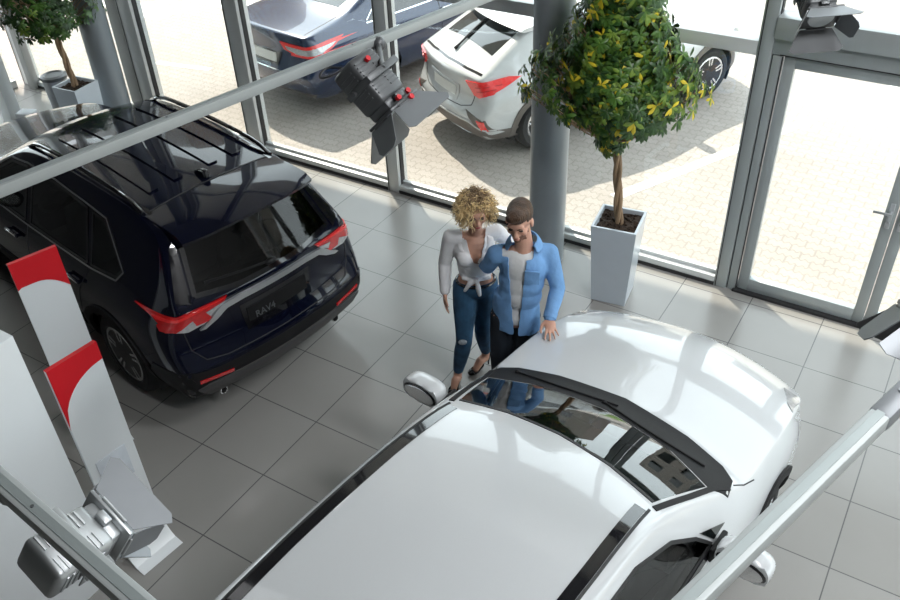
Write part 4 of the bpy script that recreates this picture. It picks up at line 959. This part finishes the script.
# ------------------------------------------------------------------ people
def remesh(o, vox, smooth=4, solid=0):
    m = o.modifiers.new('r', 'REMESH'); m.mode = 'VOXEL'; m.voxel_size = vox
    s_ = o.modifiers.new('s', 'SMOOTH'); s_.factor = .5; s_.iterations = smooth
    evaluated(o); o.data.polygons.foreach_set('use_smooth', [True]*len(o.data.polygons))
    return o
def carve(o, fn, thick=.006):      # open a garment where fn(point) is true and give the cloth its thickness
    bm = B(); bm.from_mesh(o.data)
    bmesh.ops.delete(bm, geom=[v for v in bm.verts if fn(v.co)], context='VERTS')
    for _ in range(3):
        bv = {v for e in bm.edges if len(e.link_faces) == 1 for v in e.verts}
        mv = {}
        for v in bv:
            nb = [e.other_vert(v).co for e in v.link_edges if len(e.link_faces) == 1]
            if len(nb) == 2: mv[v] = (nb[0]+nb[1]+v.co*2)/4
        for v, c_ in mv.items(): v.co = c_
    bm.to_mesh(o.data); bm.free()
    md = o.modifiers.new('t', 'SOLIDIFY'); md.thickness = thick; md.offset = -1; evaluated(o)
    o.data.polygons.foreach_set('use_smooth', [True]*len(o.data.polygons)); o.data.set_sharp_from_angle(angle=math.radians(60))
    return o
def basis(f, u=(0, 0, 1)):
    f = V(f).normalized(); r = f.cross(V(u)).normalized(); return r, f, r.cross(f)     # r: the person's right hand side
class Head:
    def __init__(s, c, f, up=(0, 0, 1), k=1.):
        s.c = V(c); s.r, s.f, s.u = basis(f, up); s.k = k; s.M = Matrix((s.r, s.f, s.u)).transposed()
    def p(s, r, f, u): return s.c+(s.r*r+s.f*f+s.u*u)*s.k
    def e(s, bm, c, rad, seg=18): ell(bm, s.p(*c), tuple(x*s.k for x in rad), s.M, seg)
    def build(s, bm):
        s.e(bm, (0, -.012, .032), (.074, .094, .086)); s.e(bm, (0, .022, -.035), (.060, .066, .076)); s.e(bm, (0, .068, -.094), (.026, .026, .024)); s.e(bm, (0, .05, -.08), (.038, .035, .03)); s.e(bm, (0, .03, -.075), (.048, .045, .04))
        for q in (1, -1):
            s.e(bm, (.036*q, .056, -.030), (.026, .026, .026)); s.e(bm, (.030*q, .078, .024), (.026, .014, .011)); s.e(bm, (.077*q, -.004, -.012), (.009, .022, .034)); s.e(bm, (.013*q, .096, -.036), (.009, .011, .009))
        chain(bm, [s.p(0, .086, .012), s.p(0, .101, -.022), s.p(0, .103, -.034)], [.009*s.k, .0105*s.k, .0115*s.k], 10)
        s.e(bm, (0, .088, -.066), (.026, .012, .013)); s.e(bm, (0, .078, .03), (.05, .02, .03))
    def features(s, parent, skin_brow='brow', lip='lips', ls=1.):
        bm = B()
        for q in (1, -1): s.e(bm, (.031*q, .083, .004), (.014, .009, .0065), 12)
        new('eyes', bm, M['eye'], parent)
        bm = B()
        for q in (1, -1): tube(bm, [s.p(.013*q, .096, .022), s.p(.030*q, .094, .029), s.p(.050*q, .080, .022)], [.004, .005, .003], 6)
        new('eyebrows', bm, M[skin_brow], parent)
        bm = B(); s.e(bm, (0, .0955, -.062), (.020, .006, .0045*ls), 12); s.e(bm, (0, .0945, -.070), (.017, .007, .0052*ls), 12); new('lips', bm, M[lip], parent)
def hand(bm, w, d, back, thumb, k=1., curl=.35, spread=.12):
    # w wrist, d along the fingers, back = out of the back of the hand, thumb = the side the thumb leaves from
    w, d = V(w), V(d).normalized(); t = V(thumb); t = (t-d*t.dot(d)).normalized(); b = d.cross(t)
    if b.dot(V(back)) < 0: b = -b
    ell(bm, w+d*.048*k, (.040*k, .055*k, .017*k), Matrix((t, d, b)).transposed(), 16)
    for i, (o, L, r) in enumerate([(.030, .074, .0088), (.010, .082, .0090), (-.010, .076, .0086), (-.029, .058, .0078)]):
        p = w+d*.040*k+t*o*.7*k; q = w+d*(.092-.004*abs(i-1))*k+t*o*k; dd = (d+t*spread*(o/.03)*.6).normalized(); pts = [p, q]; rs = [.011*k, r*1.05*k]
        for j, fr in enumerate((.45, .30, .25)):
            dd = (dd-b*curl*.5).normalized(); q = q+dd*L*fr*k; pts.append(q); rs.append(r*(1-.08*(j+1))*k)
        chain(bm, pts, rs, 10)
    p = w+d*.018*k+t*.022*k; q1 = p+(d*.55+t*.75-b*.15).normalized()*.040*k; q2 = q1+(d*.85+t*.35-b*.25).normalized()*.030*k; q3 = q2+(d*.95+t*.1-b*.3).normalized()*.024*k
    chain(bm, [p, q1, q2, q3], [.015*k, .012*k, .0102*k, .0085*k], 10)
def section(bm, c, w, d, h, Mx, seg=22): ell(bm, c, (w, d, h), Mx, seg)

# -- the woman
wf, wr_ = V((.52, -.854, 0)), None
wr_, wf, wu = basis(wf); Wm = Matrix((wr_, wf, wu)).transposed()      # wr_ = her right (image left)
woman = thing('person', (1.37, -1.36, 0), 'woman with curly blonde hair in a white knotted blouse, blue jeans and black heels', 'person')
W = lambda p: V(p)-V((1.37, -1.36, 0))
neck, chest, waist, pel = W((1.418, -1.355, 1.335)), W((1.415, -1.375, 1.215)), W((1.408, -1.352, 1.035)), W((1.406, -1.352, .905))
shR, elR, wrR = W((1.270, -1.450, 1.335)), W((1.215, -1.455, 1.105)), W((1.262, -1.545, .905))
shL, elL, wrL = W((1.520, -1.235, 1.335)), W((1.565, -1.085, 1.15)), W((1.70, -1.19, 1.10))
hipR, knR, anR = W((1.350, -1.405, .865)), W((1.420, -1.56, .515)), W((1.318, -1.505, .125))
hipL, knL, anL = W((1.462, -1.303, .865)), W((1.465, -1.365, .50)), W((1.405, -1.215, .150))
hd = Head(W((1.450, -1.405, 1.575)), wf*.85+V((.836, .549, 0))*.14+V((0, 0, -.20)), k=1.0)
def w_torso(bm, g=0., top=True, low=True):
    if top:
        section(bm, chest+V((0, 0, .02)), .142+g, .092+g, .135+g, Wm)
        for q in (1, -1): ell(bm, chest+wr_*.062*q+wf*.062+V((0, 0, -.005)), .056+g)
        chain(bm, [shR, neck+V((0, 0, -.01)), shL], [.046+g, .052+g, .046+g]); section(bm, (chest+waist)/2, .120+g, .085+g, .12+g, Wm)
        section(bm, waist, .112+g, .085+g, .07+g, Wm)
    if low:
        section(bm, waist+V((0, 0, -.05)), .124+g, .095+g, .08, Wm); section(bm, pel, .160+g, .112+g, .095+g, Wm)
        for q, hp in ((1, hipR), (-1, hipL)): ell(bm, hp+wf*-.045+V((0, 0, .01)), .088+g)
def w_arms(bm, g=0., f=1.):
    chain(bm, [shR, shR.lerp(elR, .5), elR, elR.lerp(wrR, .35), elR.lerp(wrR, f)], [.046+g, .041+g, .036+g, .036+g, .025+g])
    chain(bm, [shL, shL.lerp(elL, .5), elL, elL.lerp(wrL, .35), elL.lerp(wrL, f)], [.046+g, .041+g, .036+g, .036+g, .025+g])
def w_legs(bm, g=0., f=1.):
    for hp, kn, an in ((hipR, knR, anR), (hipL, knL, anL)):
        chain(bm, [hp, hp.lerp(kn, .35), hp.lerp(kn, .75), kn, kn.lerp(an, .3), kn.lerp(an, .65), kn.lerp(an, f)], [.088+g, .080+g, .060+g, .052+g, .053+g, .043+g, .033+g])
bm = B(); hd.build(bm); w_torso(bm); w_arms(bm); w_legs(bm)
chain(bm, [hd.p(0, -.02, -.05), neck+V((0, 0, .02)), neck+V((0, 0, -.04))], [.046, .047, .06])
hand(bm, wrR, (wrR-elR)*.8+V((0, 0, -.12))+wf*.02, wr_, wf, .92, .45)
hand(bm, wrL, wrL-elL, -wf, V((0, 0, 1)), .92, .4)
footR, footL = (anR, W((1.335, -1.60, .03))), (anL, W((1.372, -1.325, .03)))
for an, toe in (footR, footL):
    d = (toe-an); chain(bm, [an, an+V((0, 0, -.045))+d*.08, an.lerp(toe, .55)+V((0, 0, .005)), toe+V((0, 0, .002))], [.032, .034, .034, .026])
body = remesh(new('body', bm, M['skin'], woman), .006, 3); hd.features(body)
# blouse
bm = B(); w_torso(bm, .014, True, False); w_arms(bm, .013, .93)
for q in (1, -1): ell(bm, waist+V((0, 0, .03))+wr_*.05*q, .08)
blouse = remesh(new('blouse', bm, M['shirt_w'], body), .008, 3)
vz = chest.z-.035
def vneck(p):
    q = p-chest; r = q.dot(wr_); f = q.dot(wf); h = p.z-vz
    if p.z > neck.z+.02 and abs(r) < .078: return True
    return f > .0 and h > 0 and abs(r+.012) < .012+.30*h and abs(r) < .07 or (p.z < waist.z-.035 and abs(r) < .165 and (p-wrR).length > .2)
carve(blouse, vneck, .005)
bm = B()
for q in (1, -1):
    a = chest+wr_*(.012*q)+wf*.118+V((0, 0, -.02)); b = neck+wr_*.088*q+wf*.040+V((0, 0, .035)); cb = neck+wr_*.045*q-wf*.062+V((0, 0, .05))
    m_ = (a+b)/2+wr_*.03*q+wf*.012
    vs = [a, a+wr_*.035*q-wf*.004, m_+wr_*.045*q-wf*.02, b+wr_*.05*q+wf*.01+V((0, 0, -.03)), cb+wr_*.03*q-wf*.012+V((0, 0, -.03)), cb, b, m_-wr_*.01*q]
    for i in range(len(vs)-1): pass
    pr1 = [vs[0], vs[7], vs[6], vs[5]]; pr2 = [vs[1], vs[2], vs[3], vs[4]]
    rows = [[pr1[i].lerp(pr2[i], k/3)+wf*(.012*math.sin(PI*k/3)) for k in range(4)] for i in range(4)]
    g = [[bm.verts.new(p) for p in r] for r in rows]
    for i in range(3):
        for k in range(3): bm.faces.new((g[i][k], g[i+1][k], g[i+1][k+1], g[i][k+1]))
o = new('collar', bm, M['shirt_w'], blouse, smooth=80); md = o.modifiers.new('t', 'SOLIDIFY'); md.thickness = .006; md.offset = 0; md2 = o.modifiers.new('s', 'SUBSURF'); md2.levels = md2.render_levels = 2; evaluated(o); o.data.polygons.foreach_set('use_smooth', [True]*len(o.data.polygons))
bm = B(); k0 = waist+wf*.108+V((0, 0, -.01))+wr_*-.005
ell(bm, k0, (.026, .022, .022)); chain(bm, [k0, k0+V((0, 0, -.06))-wr_*.012+wf*.012, k0+V((0, 0, -.13))-wr_*.02+wf*.006], [.012, .020, .014])
chain(bm, [k0, k0+V((0, 0, -.035))+wr_*.05-wf*.004, k0+V((0, 0, -.10))+wr_*.085-wf*.012], [.012, .020, .013]); chain(bm, [k0+wr_*.09-wf*.03, k0, k0-wr_*.09-wf*.03], [.018, .015, .018])
remesh(new('knot', bm, M['shirt_w'], blouse), .006, 3)
# jeans, belt, torn knee
bm = B(); w_torso(bm, .008, False, True); w_legs(bm, .009, .90); jeans = remesh(new('jeans', bm, M['jeans'], body), .008, 3)
carve(jeans, lambda p: p.z > waist.z-.068, .005)
bm = B(); P_ = []
for i in range(33):
    a = 2*PI*i/32; P_.append(waist+V((0, 0, -.078))+wr_*(.141*math.cos(a))+wf*(.113*math.sin(a)))
tube(bm, P_, .009, 8); new('belt', bm, M['shoe'], jeans)
kd = (knR-hipR).normalized()
bm = B(); ell(bm, knR+V((0, 0, .035))+wf*.047+wr_*.01, (.034, .020, .022), Wm, 14); ell(bm, hipR.lerp(knR, .6)+wf*.062, (.020, .014, .022), Wm, 12); ell(bm, hipL.lerp(knL, .55)+wf*.062, (.016, .014, .03), Wm, 12); new('worn_patch', bm, M['jeans_pale'], jeans)
for an, toe in (footR, footL):
    d = toe-an; dh = V((d.x, d.y, 0)).normalized(); sx = dh.cross(V((0, 0, 1)))
    bm = B(); Ms = Matrix((sx, dh, V((0, 0, 1)))).transposed()
    ell(bm, toe+dh*.012+V((0, 0, -.004)), (.040, .068, .026), Ms, 18); he = V((an.x, an.y, 0))-dh*.035
    chain(bm, [toe-dh*.05+V((0, 0, -.005)), he+V((0, 0, .085))+dh*.04, he+V((0, 0, .105))], [.024, .022, .022])
    ell(bm, he+V((0, 0, .115)), (.034, .030, .034), Ms, 14)
    o = remesh(new('shoe', bm, M['shoe'], body), .006, 3)
    for v in o.data.vertices:
        if v.co.z < .003: v.co.z = .003
    carve(o, lambda p: p.z > .035 and (p-toe).dot(dh) > -.10 and (p-toe).dot(dh) < .03, .004)
    bm = B(); tube(bm, [he+V((0, 0, .10)), he+V((0, 0, .05))+dh*.006, he+V((0, 0, .003))+dh*.008], [.017, .009, .007], 10); new('heel', bm, M['shoe'], o)
# hair: a cloud of curls
rnd = random.Random(5); bm = B()
for i in range(1500):
    while True:
        d = V((rnd.gauss(0, 1), rnd.gauss(0, 1), rnd.gauss(.25, 1))).normalized()
        fr, ur, rr = d.dot(hd.f), d.dot(hd.u), d.dot(hd.r)
        if ur < -.62: continue
        if fr > .12 and ur < .56 and abs(rr) < .70 and not (rr > .30 and ur > -.1): continue
        break
    s0 = hd.p(0, -.012, .030)+(hd.r*d.dot(hd.r)*.072+hd.f*d.dot(hd.f)*.088+hd.u*d.dot(hd.u)*.084)
    L = rnd.uniform(.06, .105)*(1.0 if ur > -.2 else .85); out = (d*.8+V((0, 0, -.35))+V((rnd.gauss(0, .3), rnd.gauss(0, .3), rnd.gauss(0, .3)))).normalized()
    out = (out-hd.f*max(0, out.dot(hd.f))*(.8 if fr > .2 else 0)).normalized(); e1 = out.orthogonal().normalized(); e2 = out.cross(e1); rad = rnd.uniform(.006, .012); ph = rnd.uniform(0, 6); tw = rnd.uniform(9, 14)*(1 if rnd.random() < .5 else -1)
    N = 17; pts = []
    for k in range(N):
        t_ = k/(N-1); q = s0+out*L*t_+V((0, 0, -.035*t_*t_))+(e1*math.cos(ph+tw*t_)+e2*math.sin(ph+tw*t_))*rad*min(1, t_*3)
        pts.append(q)
    tube(bm, pts, [.0034*(1-.5*k/N) for k in range(N)], 4, 1 if (rnd.random() < .12 or (ur > .72 and abs(rr) < .45 and rnd.random() < .75)) else 0)
hd2 = hd; n0 = len(bm.faces)
ell(bm, hd.p(0, -.024, .044), (.092, .092, .092), hd.M, 24, 0); setmat(bm, n0, 0)
new('hair', bm, [M['blonde'], M['blonde_dk']], body, recalc=False)

# -- the man
man = thing('person', (1.84, -1.49, 0), 'bearded man in a light blue shirt leaning one hand on the white car hood', 'person')
mf = V((.49, -.87, 0))-V((.836, .549, 0))*.16; mr_, mf, mu = basis(mf); Mm = Matrix((mr_, mf, mu)).transposed()
W = lambda p: V(p)-V((1.84, -1.49, 0))
neck, chest, waist, pel = W((1.865, -1.485, 1.475)), W((1.866, -1.492, 1.325)), W((1.845, -1.492, 1.08)), W((1.815, -1.485, .90))
shR, elR, wrR = W((1.700, -1.570, 1.405)), W((1.585, -1.475, 1.205)), W((1.44, -1.31, 1.105))
shL, elL, wrL = W((2.005, -1.385, 1.405)), W((2.095, -1.420, 1.165)), W((2.125, -1.60, 1.035))
hipR, knR, anR = W((1.735, -1.525, .87)), W((1.725, -1.56, .47)), W((1.70, -1.50, .09))
hipL, knL, anL = W((1.882, -1.445, .87)), W((1.87, -1.485, .47)), W((1.84, -1.43, .09))
hd = Head(W((1.865, -1.555, 1.712)), mf*.80-V((.836, .549, 0))*.10+V((0, 0, -.26)), k=1.08)
def m_torso(bm, g=0., lo=None):
    section(bm, chest+V((0, 0, .0)), .152+g, .100+g, .155+g, Mm); section(bm, (chest+waist)/2, .145+g, .098+g, .16+g, Mm); section(bm, waist, .140+g, .098+g, .13+g, Mm)
    chain(bm, [shR, neck+V((0, 0, -.045)), shL], [.050+g, .058+g, .050+g])
    if lo is None: section(bm, pel, .162+g, .115+g, .12+g, Mm)
    else: bmesh.ops.create_cone(bm, cap_ends=True, segments=28, radius1=1.06, radius2=.95, depth=waist.z-lo, matrix=Matrix.Translation(V((pel.x, pel.y, (waist.z+lo)/2))) @ Mm.to_4x4() @ Matrix.Diagonal((.152+g, .112+g, 1, 1)))
def m_arms(bm, g=0., f=1.):
    for sh, el, wr in ((shR, elR, wrR), (shL, elL, wrL)):
        chain(bm, [sh, sh.lerp(el, .5), el, el.lerp(wr, .35), el.lerp(wr, f)], [.050+g, .046+g, .039+g, .039+g, .029+g])
bm = B(); hd.build(bm); m_torso(bm); m_arms(bm)
chain(bm, [hd.p(0, -.025, -.05), neck+V((0, 0, .02)), neck+V((0, 0, -.05))], [.056, .060, .07])
for hp, kn, an in ((hipR, knR, anR), (hipL, knL, anL)):
    chain(bm, [hp, hp.lerp(kn, .4), kn, kn.lerp(an, .35), an], [.095, .082, .058, .056, .036])
    ell(bm, an+mf*.06+V((0, 0, -.055)), (.04, .12, .032), Mm)
hdir = V((.55, -.80, -.22))
hand(bm, wrL, hdir, V((.0, -.15, 1)), mr_*.9, 1.0, .12, .45)
hand(bm, wrR, (wrR-elR)+mf*.02, -mf, V((0, 0, 1)), 1.04, .5)
body = remesh(new('body', bm, M['skin_m'], man), .006, 3); hd.features(body, lip='lips_man', ls=.8)
bm = B(); m_torso(bm, .002); o = remesh(new('tee_shirt', bm, M['tee'], body), .010, 3)
carve(o, lambda p: (p.z > neck.z-.012 and (p-neck).length < .2) or p.z < .86, .004)
bm = B(); m_torso(bm, .014, .77); m_arms(bm, .013, .94); shirt = remesh(new('shirt', bm, M['shirt_b'], body), .009, 3)
def opening(p):
    q = p-chest; r = q.dot(mr_); f = q.dot(mf)
    if p.z > neck.z+.02 and V((p.x-neck.x, p.y-neck.y)).length < .12: return True
    if p.z < .79+.015*math.sin(9*(p-pel).dot(mr_)): return True
    t_ = (p.z-.80)/(neck.z-.80)
    return f > .01 and abs(r-.03) < .012+.050*t_+(.04 if t_ > .93 else 0)
carve(shirt, opening, .007)
bm = B(); pts = []
for i in range(19):
    a = PI*(-.22+1.44*i/18); r_ = .085
    pts.append(neck+mr_*(r_*math.cos(a))-mf*(r_*math.sin(a)*.92)+V((0, 0, .035+.02*math.sin(a))))
g = []
for i, p in enumerate(pts):
    e = (p-neck); e.z = 0; e.normalize(); g.append([bm.verts.new(p+V((0, 0, .022))), bm.verts.new(p+e*.018+V((0, 0, .012))), bm.verts.new(p+e*.042+V((0, 0, -.035)))])
for a, b in zip(g, g[1:]):
    for k in range(2): bm.faces.new((a[k], b[k], b[k+1], a[k+1]))
o = new('collar', bm, M['shirt_b'], shirt, smooth=80); md = o.modifiers.new('t', 'SOLIDIFY'); md.thickness = .008; md.offset = 0; md2 = o.modifiers.new('s', 'SUBSURF'); md2.levels = md2.render_levels = 1; evaluated(o)
pk = chest-mr_*.075+mf*.117+V((0, 0, .03))
bm = B(); box(bm, pk, (.10, .012, .012), Mm, bev=.003); box(bm, pk+V((0, 0, -.05)), (.10, .006, .10), Mm, bev=.002); new('chest_pocket', bm, M['shirt_b'], shirt)
for sg, el, wr in ((1, elR, wrR), (-1, elL, wrL)):
    bm = B(); cyl(bm, el.lerp(wr, .78), el.lerp(wr, .97), .047, .045, 20); new('cuff', bm, M['shirt_b'], shirt)
bm = B(); section(bm, pel, .155, .112, .12, Mm)
for hp, kn, an in ((hipR, knR, anR), (hipL, knL, anL)): chain(bm, [hp, hp.lerp(kn, .4), kn, kn.lerp(an, .4), an+V((0, 0, .0))], [.096, .088, .070, .066, .056])
remesh(new('trousers', bm, M['trousers'], body), .010, 3)
for an in (anR, anL):
    bm = B(); ell(bm, an+mf*.07+V((0, 0, -.045)), (.046, .135, .040), Mm); ell(bm, an+V((0, 0, -.03)), (.045, .055, .055), Mm); o = remesh(new('shoe', bm, M['shoe'], body), .008, 3)
    for v in o.data.vertices:
        if v.co.z < .002: v.co.z = .002
bm = B(); hd.e(bm, (0, -.022, .044), (.079, .098, .088), 28); hd.e(bm, (0, .012, .075), (.070, .084, .056), 24); hd.e(bm, (0, .045, .098), (.055, .052, .036), 20); hd.e(bm, (.02, .07, .092), (.04, .034, .03), 16); hd.e(bm, (0, -.05, .0), (.070, .066, .075), 24)
hair = remesh(new('hair', bm, M['brown_hair'], body), .006, 2)
def nohair(p):
    q = p-hd.c; r, f, u = q.dot(hd.r), q.dot(hd.f), q.dot(hd.u)
    return (f > .045 and u < .070) or (f > .01 and u < .035) or u < -.05 or (f > -.03 and u < .0)
carve(hair, nohair, .006)
body.data.materials.append(M['beard'])
for f in body.data.polygons:
    q = f.center-hd.c; r, ff, u = q.dot(hd.r)/hd.k, q.dot(hd.f)/hd.k, q.dot(hd.u)/hd.k
    jaw = -.040-.012*max(0, 1-abs(r)/.03)
    if -.130 < u < jaw and ff > (.0 if u > -.09 else .025) and not (abs(r) < .020 and -.080 < u < -.054 and ff > .08) and not (abs(r) < .03 and u > -.048): f.material_index = 1

# ------------------------------------------------------------------ light, sky, camera
w = bpy.data.worlds.new('sky'); scn.world = w; w.use_nodes = True
nt = w.node_tree; bg = nt.nodes['Background']; bg.inputs[0].default_value = (.88, .945, 1, 1); bg.inputs[1].default_value = 4.5
s = bpy.data.lights.new('sun', 'SUN'); s.energy = 8.5; s.angle = .012; s.color = (1, .88, .75)
so = bpy.data.objects.new('sun', s); COL.objects.link(so)
el = math.radians(47)
sd_ = V((.79*math.cos(el), -.61*math.cos(el), -math.sin(el))); so.rotation_euler = sd_.to_track_quat('-Z', 'Y').to_euler()
for i, (x, y, e) in enumerate([(-3.2, -2.5, 4), (.6, -2.5, 4), (5.6, -1.2, 230), (7.0, -4.5, 330)]):  # area fill added overhead to brighten the interior, not known lamps
    l = bpy.data.lights.new('fill_light', 'AREA'); l.shape = 'RECTANGLE'; l.size = 2.2; l.size_y = .5; l.energy = e; l.color = (.97, .985, 1)
    lo = bpy.data.objects.new('fill_light', l); COL.objects.link(lo); lo.location = (x, y, H-.03)
yaw, pitch, roll, f_ = -5.80497371e-01, 6.54628755e-01, -4.60875854e-02, 861.738725
fw = V((math.sin(yaw)*math.cos(pitch), math.cos(yaw)*math.cos(pitch), -math.sin(pitch))); rt = V((math.cos(yaw), -math.sin(yaw), 0)); up = rt.cross(fw)
cr, sr = math.cos(roll), math.sin(roll); r2, u2 = rt*cr+up*sr, up*cr-rt*sr
cam = bpy.data.cameras.new('camera'); co = bpy.data.objects.new('camera', cam); COL.objects.link(co); scn.camera = co
mw = Matrix((r2, u2, -fw)).transposed().to_4x4(); mw.translation = V((4.0326, -5.7082, 4.6741)); co.matrix_world = mw
cam.sensor_width = 36; cam.lens = f_/900*36; cam.clip_start = .05
scn.view_settings.view_transform = 'Standard'; scn.view_settings.look = 'None'; scn.view_settings.exposure = 0; scn.view_settings.gamma = 1; scn.view_settings.use_curve_mapping = False
